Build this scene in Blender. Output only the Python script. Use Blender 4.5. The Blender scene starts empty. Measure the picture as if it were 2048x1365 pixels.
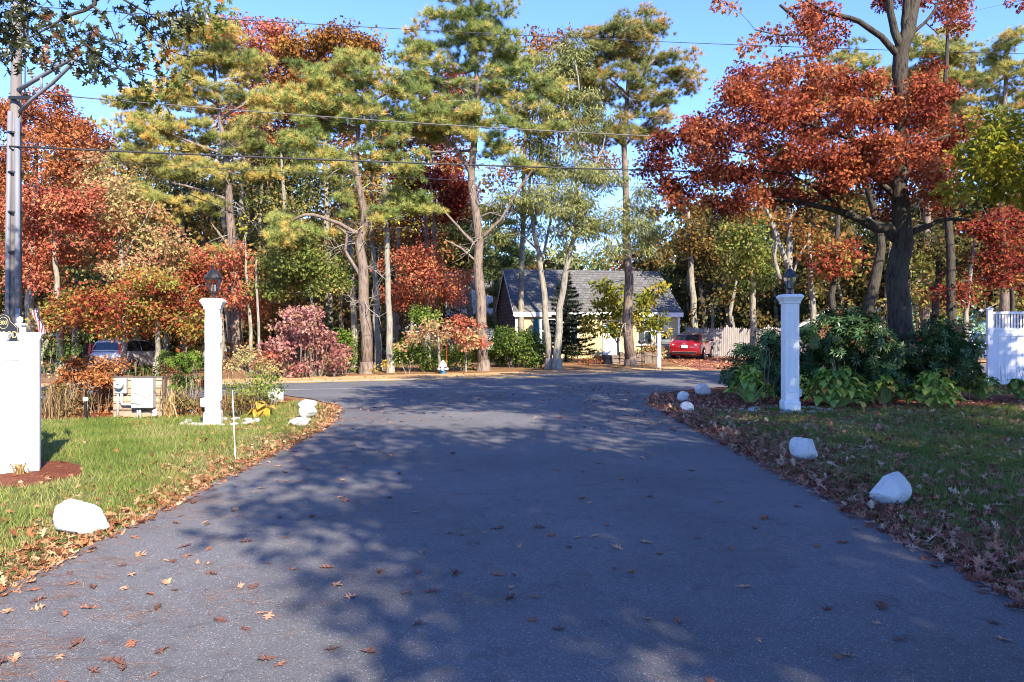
import bpy, bmesh, math, random
import numpy as np
from mathutils import Vector, Matrix, noise as mnoise

PI = math.pi
R = math.radians
random.seed(7)
sc = bpy.context.scene
C = sc.collection
F = 1400.0          # focal length in pixels of the 2048 px photograph
EYE = 1.65
HOR = 660.0

def W(px, py, Y):
    return ((px - 1024) / F * Y, Y, EYE + (HOR - py) / F * Y)

def G(px, py):
    Y = F * EYE / (py - HOR)
    return ((px - 1024) / F * Y, Y)

def rng_of(seed):
    return np.random.default_rng(seed)

# ------------------------------------------------------------------ materials
def new_mat(name):
    m = bpy.data.materials.new(name)
    m.use_nodes = True
    nt = m.node_tree
    nt.nodes.clear()
    out = nt.nodes.new('ShaderNodeOutputMaterial')
    return m, nt, out

def N(nt, t, **kw):
    n = nt.nodes.new(t)
    for k, v in kw.items():
        if k in n.inputs:
            n.inputs[k].default_value = v
        else:
            setattr(n, k, v)
    return n

def ramp(nt, stops, interp='LINEAR'):
    r = nt.nodes.new('ShaderNodeValToRGB')
    cr = r.color_ramp
    cr.interpolation = interp
    while len(cr.elements) < len(stops):
        cr.elements.new(0.5)
    for e, (p, c) in zip(cr.elements, stops):
        e.position = p
        e.color = (c[0], c[1], c[2], 1)
    return r

def mat(name, col, rough=0.6, metal=0.0, spec=0.3, var=0.12, vscale=6.0, bump=0.0, bscale=40.0, stretch=(1, 1, 1), coat=0.0):
    """plain surface with a slow tonal variation and an optional fine bump"""
    m, nt, out = new_mat(name)
    b = N(nt, 'ShaderNodeBsdfPrincipled')
    b.inputs['Roughness'].default_value = rough
    b.inputs['Metallic'].default_value = metal
    b.inputs['Specular IOR Level'].default_value = spec
    b.inputs['Coat Weight'].default_value = coat
    tc = N(nt, 'ShaderNodeTexCoord')
    mp = N(nt, 'ShaderNodeMapping')
    mp.inputs['Scale'].default_value = stretch
    nt.links.new(tc.outputs['Object'], mp.inputs['Vector'])
    no = N(nt, 'ShaderNodeTexNoise')
    no.inputs['Scale'].default_value = vscale
    no.inputs['Detail'].default_value = 6
    nt.links.new(mp.outputs[0], no.inputs['Vector'])
    lo = [max(0, c * (1 - var)) for c in col]
    hi = [min(1, c * (1 + var)) for c in col]
    r = ramp(nt, [(0.3, lo), (0.7, hi)])
    nt.links.new(no.outputs['Fac'], r.inputs[0])
    nt.links.new(r.outputs[0], b.inputs['Base Color'])
    if bump:
        n2 = N(nt, 'ShaderNodeTexNoise')
        n2.inputs['Scale'].default_value = bscale
        n2.inputs['Detail'].default_value = 5
        nt.links.new(mp.outputs[0], n2.inputs['Vector'])
        bp = N(nt, 'ShaderNodeBump')
        bp.inputs['Strength'].default_value = bump
        bp.inputs['Distance'].default_value = 0.02
        nt.links.new(n2.outputs['Fac'], bp.inputs['Height'])
        nt.links.new(bp.outputs[0], b.inputs['Normal'])
    nt.links.new(b.outputs[0], out.inputs[0])
    return m

LEAF_GAIN = dict(hosta=1.35, rhodo=1.0, pine=1.55, pine_yellow=1.35, pine_brown=1.45, oak_red=1.08, olive=1.2, yellow_green=1.1, maple_dark=1.2)
def stained(name, col, stain, rough, scale, thr, bump, bscale, stretch=(1, 1, 1)):
    """painted surface with irregular worn and dirty patches"""
    m = mat(name, col, rough, var=0.04, vscale=scale, bump=bump, bscale=bscale, stretch=stretch)
    nt = m.node_tree
    b = [n for n in nt.nodes if n.type == 'BSDF_PRINCIPLED'][0]
    mp = [n for n in nt.nodes if n.type == 'MAPPING'][0]
    src = b.inputs['Base Color'].links[0].from_socket
    no = N(nt, 'ShaderNodeTexNoise')
    no.inputs['Scale'].default_value = scale * 1.3
    no.inputs['Detail'].default_value = 9
    no.inputs['Roughness'].default_value = 0.72
    nt.links.new(mp.outputs[0], no.inputs['Vector'])
    r = ramp(nt, [(thr, (0, 0, 0)), (thr + 0.14, (0.8, 0.8, 0.8))])
    nt.links.new(no.outputs['Fac'], r.inputs[0])
    mx = N(nt, 'ShaderNodeMixRGB')
    nt.links.new(r.outputs[0], mx.inputs[0])
    nt.links.new(src, mx.inputs[1])
    mx.inputs[2].default_value = (*stain, 1)
    nt.links.new(mx.outputs[0], b.inputs['Base Color'])
    return m

def leaf_mat(name, stops, trans=0.3, gloss=0.0):
    g_ = LEAF_GAIN.get(name, 1.0)
    stops = [(a, [min(0.8, c * g_) for c in b]) for a, b in stops]
    m, nt, out = new_mat(name)
    at = N(nt, 'ShaderNodeAttribute')
    at.attribute_name = 'v'
    r = ramp(nt, stops)
    nt.links.new(at.outputs['Fac'], r.inputs[0])
    d = N(nt, 'ShaderNodeBsdfDiffuse')
    t = N(nt, 'ShaderNodeBsdfTranslucent')
    nt.links.new(r.outputs[0], d.inputs[0])
    nt.links.new(r.outputs[0], t.inputs[0])
    mx = N(nt, 'ShaderNodeMixShader')
    mx.inputs[0].default_value = trans
    nt.links.new(d.outputs[0], mx.inputs[1])
    nt.links.new(t.outputs[0], mx.inputs[2])
    last = mx
    if gloss > 0:
        g = N(nt, 'ShaderNodeBsdfGlossy')
        g.inputs['Roughness'].default_value = 0.35
        m2 = N(nt, 'ShaderNodeMixShader')
        m2.inputs[0].default_value = gloss
        nt.links.new(mx.outputs[0], m2.inputs[1])
        nt.links.new(g.outputs[0], m2.inputs[2])
        last = m2
    nt.links.new(last.outputs[0], out.inputs[0])
    return m

def bark_mat(name, lo, hi, scale=7.0, bump=0.7):
    m, nt, out = new_mat(name)
    b = N(nt, 'ShaderNodeBsdfPrincipled')
    b.inputs['Roughness'].default_value = 0.9
    b.inputs['Specular IOR Level'].default_value = 0.1
    tc = N(nt, 'ShaderNodeTexCoord')
    mp = N(nt, 'ShaderNodeMapping')
    mp.inputs['Scale'].default_value = (1, 1, 0.22)
    nt.links.new(tc.outputs['Object'], mp.inputs['Vector'])
    vo = N(nt, 'ShaderNodeTexVoronoi')
    vo.inputs['Scale'].default_value = scale * 2.2
    nt.links.new(mp.outputs[0], vo.inputs['Vector'])
    no = N(nt, 'ShaderNodeTexNoise')
    no.inputs['Scale'].default_value = scale
    no.inputs['Detail'].default_value = 8
    no.inputs['Roughness'].default_value = 0.7
    nt.links.new(mp.outputs[0], no.inputs['Vector'])
    ad = N(nt, 'ShaderNodeMath', operation='MULTIPLY')
    nt.links.new(vo.outputs['Distance'], ad.inputs[0])
    ad.inputs[1].default_value = 0.5
    a2 = N(nt, 'ShaderNodeMath', operation='ADD')
    nt.links.new(ad.outputs[0], a2.inputs[0])
    nt.links.new(no.outputs['Fac'], a2.inputs[1])
    r = ramp(nt, [(0.45, lo), (0.62, [(l + h) / 2 for l, h in zip(lo, hi)]), (0.85, hi)])
    nt.links.new(a2.outputs[0], r.inputs[0])
    # lichen: broad pale patches
    n3 = N(nt, 'ShaderNodeTexNoise')
    n3.inputs['Scale'].default_value = 1.7
    n3.inputs['Detail'].default_value = 5
    nt.links.new(tc.outputs['Object'], n3.inputs['Vector'])
    rr = ramp(nt, [(0.5, (0, 0, 0)), (0.7, (1, 1, 1))])
    nt.links.new(n3.outputs['Fac'], rr.inputs[0])
    mixn = N(nt, 'ShaderNodeMixRGB')
    nt.links.new(rr.outputs[0], mixn.inputs[0])
    nt.links.new(r.outputs[0], mixn.inputs[1])
    mixn.inputs[2].default_value = (hi[0] * 1.15, hi[1] * 1.2, hi[2] * 1.1, 1)
    nt.links.new(mixn.outputs[0], b.inputs['Base Color'])
    bp = N(nt, 'ShaderNodeBump')
    bp.inputs['Strength'].default_value = bump
    bp.inputs['Distance'].default_value = 0.04
    nt.links.new(a2.outputs[0], bp.inputs['Height'])
    nt.links.new(bp.outputs[0], b.inputs['Normal'])
    nt.links.new(b.outputs[0], out.inputs[0])
    return m

def glass_mat(name, col=(0.02, 0.025, 0.03), rough=0.05):
    m, nt, out = new_mat(name)
    b = N(nt, 'ShaderNodeBsdfPrincipled')
    b.inputs['Base Color'].default_value = (*col, 1)
    b.inputs['Roughness'].default_value = rough
    b.inputs['Specular IOR Level'].default_value = 0.8
    nt.links.new(b.outputs[0], out.inputs[0])
    return m

def clear_glass(name):
    m, nt, out = new_mat(name)
    t = N(nt, 'ShaderNodeBsdfTransparent')
    t.inputs[0].default_value = (0.93, 0.94, 0.93, 1)
    g = N(nt, 'ShaderNodeBsdfGlossy')
    g.inputs['Roughness'].default_value = 0.05
    fr = N(nt, 'ShaderNodeFresnel')
    fr.inputs[0].default_value = 1.5
    ad = N(nt, 'ShaderNodeMath', operation='ADD')
    nt.links.new(fr.outputs[0], ad.inputs[0])
    ad.inputs[1].default_value = 0.06
    mx = N(nt, 'ShaderNodeMixShader')
    nt.links.new(ad.outputs[0], mx.inputs[0])
    nt.links.new(t.outputs[0], mx.inputs[1])
    nt.links.new(g.outputs[0], mx.inputs[2])
    nt.links.new(mx.outputs[0], out.inputs[0])
    return m

def ground_mat(name, stops, scale=3.0, fine=60.0, mixf=0.5, bump=0.6, rough=0.9, bdist=0.02):
    """two octaves of world noise driving one ramp"""
    m, nt, out = new_mat(name)
    b = N(nt, 'ShaderNodeBsdfPrincipled')
    b.inputs['Roughness'].default_value = rough
    b.inputs['Specular IOR Level'].default_value = 0.15
    tc = N(nt, 'ShaderNodeTexCoord')
    n1 = N(nt, 'ShaderNodeTexNoise')
    n1.inputs['Scale'].default_value = scale
    n1.inputs['Detail'].default_value = 5
    n2 = N(nt, 'ShaderNodeTexNoise')
    n2.inputs['Scale'].default_value = fine
    n2.inputs['Detail'].default_value = 4
    n2.inputs['Roughness'].default_value = 0.7
    nt.links.new(tc.outputs['Object'], n1.inputs['Vector'])
    nt.links.new(tc.outputs['Object'], n2.inputs['Vector'])
    mx = N(nt, 'ShaderNodeMix')
    mx.inputs[0].default_value = mixf
    nt.links.new(n1.outputs['Fac'], mx.inputs[2])
    nt.links.new(n2.outputs['Fac'], mx.inputs[3])
    r = ramp(nt, stops)
    nt.links.new(mx.outputs[0], r.inputs[0])
    nt.links.new(r.outputs[0], b.inputs['Base Color'])
    bp = N(nt, 'ShaderNodeBump')
    bp.inputs['Strength'].default_value = bump
    bp.inputs['Distance'].default_value = bdist
    nt.links.new(n2.outputs['Fac'], bp.inputs['Height'])
    nt.links.new(bp.outputs[0], b.inputs['Normal'])
    nt.links.new(b.outputs[0], out.inputs[0])
    return m

def asphalt_mat(name, base, speck, patch=0.25):
    m, nt, out = new_mat(name)
    b = N(nt, 'ShaderNodeBsdfPrincipled')
    b.inputs['Roughness'].default_value = 0.75
    b.inputs['Specular IOR Level'].default_value = 0.35
    tc = N(nt, 'ShaderNodeTexCoord')
    vo = N(nt, 'ShaderNodeTexVoronoi')
    vo.inputs['Scale'].default_value = 170
    nt.links.new(tc.outputs['Object'], vo.inputs['Vector'])
    hs = N(nt, 'ShaderNodeSeparateColor')
    nt.links.new(vo.outputs['Color'], hs.inputs[0])
    r = ramp(nt, [(0.0, [c * 0.75 for c in base]), (0.6, base), (0.94, [c * 1.3 for c in base]), (0.99, speck)])
    nt.links.new(hs.outputs[0], r.inputs[0])
    n1 = N(nt, 'ShaderNodeTexNoise')
    n1.inputs['Scale'].default_value = 0.5
    n1.inputs['Detail'].default_value = 7
    n1.inputs['Roughness'].default_value = 0.62
    nt.links.new(tc.outputs['Object'], n1.inputs['Vector'])
    r2 = ramp(nt, [(0.3, (1 - patch,) * 3), (0.7, (1 + patch,) * 3)])
    nt.links.new(n1.outputs['Fac'], r2.inputs[0])
    mu = N(nt, 'ShaderNodeMixRGB', blend_type='MULTIPLY')
    mu.inputs[0].default_value = 1
    nt.links.new(r.outputs[0], mu.inputs[1])
    nt.links.new(r2.outputs[0], mu.inputs[2])
    n3 = N(nt, 'ShaderNodeTexNoise')          # small worn smudges
    n3.inputs['Scale'].default_value = 5.5
    n3.inputs['Detail'].default_value = 8
    n3.inputs['Roughness'].default_value = 0.7
    nt.links.new(tc.outputs['Object'], n3.inputs['Vector'])
    r3 = ramp(nt, [(0.32, (0.70, 0.70, 0.70)), (0.46, (1, 1, 1)), (0.66, (1, 1, 1)), (0.8, (1.14, 1.13, 1.10))])
    nt.links.new(n3.outputs['Fac'], r3.inputs[0])
    mu2 = N(nt, 'ShaderNodeMixRGB', blend_type='MULTIPLY')
    mu2.inputs[0].default_value = 1
    nt.links.new(mu.outputs[0], mu2.inputs[1])
    nt.links.new(r3.outputs[0], mu2.inputs[2])
    nt.links.new(mu2.outputs[0], b.inputs['Base Color'])
    bp = N(nt, 'ShaderNodeBump')
    bp.inputs['Strength'].default_value = 0.55
    bp.inputs['Distance'].default_value = 0.006
    nt.links.new(vo.outputs['Distance'], bp.inputs['Height'])
    nt.links.new(bp.outputs[0], b.inputs['Normal'])
    nt.links.new(b.outputs[0], out.inputs[0])
    return m

def row_mat(name, col, dark, pitch, axis='Z', brick=False, bw=0.35, rough=0.8, var=0.2):
    """clapboard / shingle courses: a real repeat of the siding"""
    m, nt, out = new_mat(name)
    b = N(nt, 'ShaderNodeBsdfPrincipled')
    b.inputs['Roughness'].default_value = rough
    b.inputs['Specular IOR Level'].default_value = 0.2
    tc = N(nt, 'ShaderNodeTexCoord')
    sp = N(nt, 'ShaderNodeSeparateXYZ')
    nt.links.new(tc.outputs['Object'], sp.inputs[0])
    cb = N(nt, 'ShaderNodeCombineXYZ')
    nt.links.new(sp.outputs['X' if axis != 'X' else 'Y'], cb.inputs[0])
    nt.links.new(sp.outputs['Z'], cb.inputs[1])
    br = N(nt, 'ShaderNodeTexBrick')
    br.inputs['Scale'].default_value = 1
    br.inputs['Brick Width'].default_value = bw if brick else 60
    br.inputs['Row Height'].default_value = pitch
    br.inputs['Mortar Size'].default_value = pitch * 0.09
    br.inputs['Mortar Smooth'].default_value = 0.3
    br.inputs['Color1'].default_value = (*[c * (1 - var) for c in col], 1)
    br.inputs['Color2'].default_value = (*[min(1, c * (1 + var)) for c in col], 1)
    br.inputs['Mortar'].default_value = (*dark, 1)
    nt.links.new(cb.outputs[0], br.inputs['Vector'])
    nt.links.new(br.outputs['Color'], b.inputs['Base Color'])
    bp = N(nt, 'ShaderNodeBump')
    bp.inputs['Strength'].default_value = 0.6
    bp.inputs['Distance'].default_value = 0.02
    bp.invert = True
    nt.links.new(br.outputs['Fac'], bp.inputs['Height'])
    nt.links.new(bp.outputs[0], b.inputs['Normal'])
    nt.links.new(b.outputs[0], out.inputs[0])
    return m

M = {}
M['white_paint'] = stained('white_paint', (0.74, 0.74, 0.73), (0.56, 0.55, 0.51), 0.5, 3.0, 0.56, 0.05, 30, (2, 2, 0.35))
M['white_trim'] = mat('white_trim', (0.75, 0.75, 0.74), 0.5, var=0.04)
M['vinyl'] = mat('vinyl', (0.76, 0.77, 0.80), 0.35, var=0.03)
M['stone_paint'] = stained('stone_paint', (0.52, 0.52, 0.51), (0.25, 0.235, 0.21), 0.85, 6.0, 0.555, 1.0, 18)
M['black_metal'] = mat('black_metal', (0.018, 0.018, 0.02), 0.4, metal=0.3, spec=0.5)
M['grey_metal'] = mat('grey_metal', (0.42, 0.44, 0.46), 0.45, metal=0.2, var=0.08)
M['panel_grey'] = mat('panel_grey', (0.30, 0.305, 0.30), 0.5, var=0.05)
M['pvc'] = mat('pvc', (0.33, 0.33, 0.33), 0.5, var=0.05)
M['conduit'] = mat('conduit', (0.17, 0.18, 0.215), 0.55, var=0.12, vscale=1.2)
M['pole_wood'] = mat('pole_wood', (0.15, 0.135, 0.125), 0.85, var=0.4, vscale=9, bump=0.4, stretch=(1, 1, 0.06))
M['wire'] = mat('wire', (0.03, 0.03, 0.035), 0.6)
M['wire_bare'] = mat('wire_bare', (0.10, 0.10, 0.10), 0.5)
M['plank'] = row_mat('plank', (0.36, 0.27, 0.19), (0.10, 0.07, 0.05), 0.14, brick=True, bw=0.9, var=0.25)
M['sign_black'] = mat('sign_black', (0.02, 0.022, 0.025), 0.4)
M['gold'] = mat('gold', (0.62, 0.50, 0.25), 0.4, metal=0.3)
M['mulch'] = ground_mat('mulch', [(0.3, (0.05, 0.014, 0.008)), (0.5, (0.16, 0.05, 0.025)), (0.68, (0.33, 0.12, 0.06))], 4, 55, 0.8, 1.0, bdist=0.03)
M['lawn'] = ground_mat('lawn', [(0.3, (0.05, 0.075, 0.018)), (0.5, (0.10, 0.13, 0.03)), (0.7, (0.22, 0.18, 0.08))], 1.6, 70, 0.5, 0.9)
M['forest_floor'] = ground_mat('forest_floor', [(0.3, (0.07, 0.04, 0.02)), (0.5, (0.22, 0.12, 0.055)), (0.7, (0.36, 0.2, 0.09))], 0.8, 25, 0.55, 0.8, bdist=0.04)
M['needles'] = ground_mat('needles', [(0.3, (0.30, 0.15, 0.06)), (0.5, (0.50, 0.29, 0.13)), (0.7, (0.58, 0.40, 0.22))], 1.2, 40, 0.6, 0.7)
M['leafy_gravel'] = ground_mat('leafy_gravel', [(0.35, (0.14, 0.04, 0.03)), (0.5, (0.28, 0.09, 0.06)), (0.68, (0.42, 0.30, 0.25))], 2.5, 18, 0.6, 0.7)
M['sand_edge'] = ground_mat('sand_edge', [(0.35, (0.3, 0.26, 0.21)), (0.65, (0.46, 0.42, 0.36))], 2.5, 60, 0.5, 0.4)
M['asphalt'] = asphalt_mat('asphalt', (0.116, 0.114, 0.118), (0.30, 0.30, 0.30))
M['road_asphalt'] = asphalt_mat('road_asphalt', (0.118, 0.118, 0.124), (0.28, 0.28, 0.28), 0.18)
M['paint_yellow'] = mat('paint_yellow', (0.62, 0.40, 0.06), 0.6, var=0.15, vscale=20)
M['paint_white'] = mat('paint_white', (0.42, 0.42, 0.42), 0.6, var=0.3, vscale=14)

M['bark_pine'] = bark_mat('bark_pine', (0.03, 0.022, 0.017), (0.19, 0.145, 0.118))
M['bark_grey'] = bark_mat('bark_grey', (0.06, 0.053, 0.043), (0.25, 0.225, 0.18))
M['bark_oak'] = bark_mat('bark_oak', (0.012, 0.010, 0.008), (0.064, 0.055, 0.045), 8)
M['bark_pale'] = bark_mat('bark_pale', (0.09, 0.08, 0.064), (0.25, 0.23, 0.19))
M['twig'] = mat('twig', (0.27, 0.24, 0.205), 0.9, var=0.25)
M['twig_brown'] = mat('twig_brown', (0.20, 0.145, 0.095), 0.9, var=0.35)
M['stem_tan'] = mat('stem_tan', (0.42, 0.32, 0.19), 0.9, var=0.25)

LM = {}
LM['pine'] = leaf_mat('pine', [(0.0, (0.06, 0.09, 0.03)), (0.35, (0.15, 0.19, 0.055)), (0.68, (0.25, 0.255, 0.075)), (0.9, (0.38, 0.28, 0.085)), (1.0, (0.42, 0.26, 0.08))], 0.25)
LM['pine_yellow'] = leaf_mat('pine_yellow', [(0.0, (0.08, 0.11, 0.035)), (0.3, (0.22, 0.24, 0.07)), (0.65, (0.36, 0.32, 0.10)), (0.95, (0.47, 0.31, 0.085))], 0.25)
LM['pine_brown'] = leaf_mat('pine_brown', [(0.0, (0.06, 0.075, 0.028)), (0.4, (0.16, 0.175, 0.055)), (0.75, (0.28, 0.22, 0.075)), (1.0, (0.37, 0.21, 0.07))], 0.25)
LM['oak_orange'] = leaf_mat('oak_orange', [(0.0, (0.18, 0.055, 0.03)), (0.5, (0.40, 0.135, 0.055)), (1.0, (0.50, 0.24, 0.10))], 0.35)
LM['oak_brown'] = leaf_mat('oak_brown', [(0.0, (0.12, 0.055, 0.02)), (0.5, (0.27, 0.11, 0.03)), (1.0, (0.32, 0.2, 0.05))], 0.3)
LM['oak_red'] = leaf_mat('oak_red', [(0.0, (0.10, 0.024, 0.020)), (0.4, (0.25, 0.058, 0.034)), (0.75, (0.38, 0.11, 0.05)), (1.0, (0.40, 0.17, 0.07))], 0.35)
LM['maple_red'] = leaf_mat('maple_red', [(0.0, (0.20, 0.045, 0.035)), (0.4, (0.42, 0.115, 0.07)), (0.75, (0.50, 0.19, 0.10)), (1.0, (0.46, 0.30, 0.12))], 0.35)
LM['maple_dark'] = leaf_mat('maple_dark', [(0.0, (0.11, 0.02, 0.018)), (0.4, (0.25, 0.05, 0.03)), (0.65, (0.30, 0.13, 0.04)), (0.85, (0.24, 0.22, 0.05)), (1.0, (0.2, 0.22, 0.05))], 0.35)
LM['maple_mix'] = leaf_mat('maple_mix', [(0.0, (0.36, 0.12, 0.07)), (0.3, (0.46, 0.23, 0.13)), (0.6, (0.42, 0.35, 0.15)), (1.0, (0.33, 0.33, 0.12))], 0.35)
LM['green'] = leaf_mat('green', [(0.0, (0.075, 0.11, 0.028)), (0.5, (0.18, 0.225, 0.055)), (0.85, (0.32, 0.31, 0.08)), (1.0, (0.38, 0.21, 0.07))], 0.38)
LM['olive'] = leaf_mat('olive', [(0.0, (0.10, 0.12, 0.04)), (0.5, (0.20, 0.22, 0.08)), (1.0, (0.36, 0.34, 0.14))], 0.4)
LM['pale_green'] = leaf_mat('pale_green', [(0.0, (0.09, 0.14, 0.05)), (0.5, (0.17, 0.23, 0.09)), (1.0, (0.28, 0.30, 0.13))], 0.3)
LM['yellow_green'] = leaf_mat('yellow_green', [(0.0, (0.12, 0.15, 0.02)), (0.5, (0.28, 0.28, 0.035)), (1.0, (0.5, 0.38, 0.05))], 0.45)
LM['spruce'] = leaf_mat('spruce', [(0.0, (0.014, 0.024, 0.018)), (1.0, (0.05, 0.07, 0.045))], 0.1)
LM['rhodo'] = leaf_mat('rhodo', [(0.0, (0.025, 0.05, 0.022)), (0.6, (0.05, 0.10, 0.035)), (0.93, (0.10, 0.17, 0.045)), (1.0, (0.28, 0.14, 0.06))], 0.12, 0.02)
LM['shrub'] = leaf_mat('shrub', [(0.0, (0.05, 0.09, 0.015)), (0.6, (0.12, 0.20, 0.03)), (1.0, (0.26, 0.28, 0.06))], 0.3)
LM['shrub_dark'] = leaf_mat('shrub_dark', [(0.0, (0.03, 0.06, 0.014)), (0.7, (0.08, 0.13, 0.025)), (1.0, (0.18, 0.2, 0.05))], 0.25)
LM['pink'] = leaf_mat('pink', [(0.0, (0.20, 0.07, 0.065)), (0.5, (0.36, 0.155, 0.14)), (0.85, (0.44, 0.25, 0.21)), (1.0, (0.30, 0.20, 0.09))], 0.3)
LM['rust'] = leaf_mat('rust', [(0.0, (0.12, 0.035, 0.015)), (0.5, (0.34, 0.12, 0.04)), (1.0, (0.52, 0.26, 0.10))], 0.3)
LM['tan'] = leaf_mat('tan', [(0.0, (0.22, 0.14, 0.06)), (0.5, (0.42, 0.29, 0.13)), (1.0, (0.56, 0.44, 0.24))], 0.3)
LM['redbud'] = leaf_mat('redbud', [(0.0, (0.10, 0.13, 0.02)), (0.5, (0.21, 0.225, 0.035)), (0.85, (0.38, 0.33, 0.05)), (1.0, (0.45, 0.30, 0.06))], 0.45)
LM['straw'] = leaf_mat('straw', [(0.0, (0.10, 0.065, 0.035)), (0.5, (0.25, 0.17, 0.085)), (1.0, (0.44, 0.33, 0.18))], 0.3)
LM['under'] = leaf_mat('under', [(0.0, (0.06, 0.035, 0.018)), (0.35, (0.16, 0.085, 0.035)), (0.65, (0.16, 0.16, 0.045)), (1.0, (0.30, 0.20, 0.08))], 0.3)
LM['hosta'] = leaf_mat('hosta', [(0.0, (0.06, 0.13, 0.02)), (0.55, (0.15, 0.24, 0.035)), (0.8, (0.34, 0.36, 0.06)), (1.0, (0.48, 0.24, 0.05))], 0.3, 0.04)
LM['hosta_yellow'] = leaf_mat('hosta_yellow', [(0.0, (0.30, 0.25, 0.05)), (0.5, (0.58, 0.40, 0.06)), (1.0, (0.56, 0.32, 0.10))], 0.4)
LM['near_oak'] = leaf_mat('near_oak', [(0.0, (0.018, 0.024, 0.012)), (0.6, (0.038, 0.046, 0.018)), (0.85, (0.08, 0.075, 0.02)), (1.0, (0.16, 0.06, 0.03))], 0.25, 0.04)  # bough in shade: the shade is painted into this darkened leaf colour
LM['near_oak_lit'] = leaf_mat('near_oak_lit', [(0.0, (0.09, 0.13, 0.025)), (0.5, (0.17, 0.2, 0.035)), (0.75, (0.30, 0.22, 0.04)), (1.0, (0.36, 0.13, 0.035))], 0.4, 0.03)  # sunlit, turning leaves of the same bough: sunlight painted in as brighter colour
LM['grass'] = leaf_mat('grass', [(0.0, (0.10, 0.155, 0.035)), (0.45, (0.20, 0.245, 0.06)), (0.7, (0.32, 0.29, 0.115)), (1.0, (0.42, 0.32, 0.17))], 0.3)
LM['litter'] = leaf_mat('litter', [(0.0, (0.12, 0.045, 0.025)), (0.4, (0.30, 0.125, 0.06)), (0.75, (0.44, 0.22, 0.11)), (1.0, (0.52, 0.36, 0.22))], 0.2)
LM['litter_dark'] = leaf_mat('litter_dark', [(0.0, (0.12, 0.045, 0.035)), (0.4, (0.27, 0.105, 0.075)), (0.75, (0.40, 0.20, 0.14)), (1.0, (0.52, 0.38, 0.28))], 0.2)
LM['woods_warm'] = leaf_mat('woods_warm', [(0.0, (0.05, 0.045, 0.02)), (0.35, (0.16, 0.13, 0.04)), (0.6, (0.26, 0.13, 0.04)), (0.8, (0.25, 0.22, 0.06)), (1.0, (0.36, 0.12, 0.04))], 0.35)
LM['woods_olive'] = leaf_mat('woods_olive', [(0.0, (0.05, 0.065, 0.025)), (0.4, (0.14, 0.16, 0.05)), (0.75, (0.25, 0.24, 0.08)), (1.0, (0.34, 0.20, 0.07))], 0.35)
LM['woods_dark'] = leaf_mat('woods_dark', [(0.0, (0.03, 0.04, 0.016)), (0.4, (0.09, 0.09, 0.03)), (0.75, (0.17, 0.09, 0.03)), (1.0, (0.22, 0.2, 0.06))], 0.3)

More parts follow.
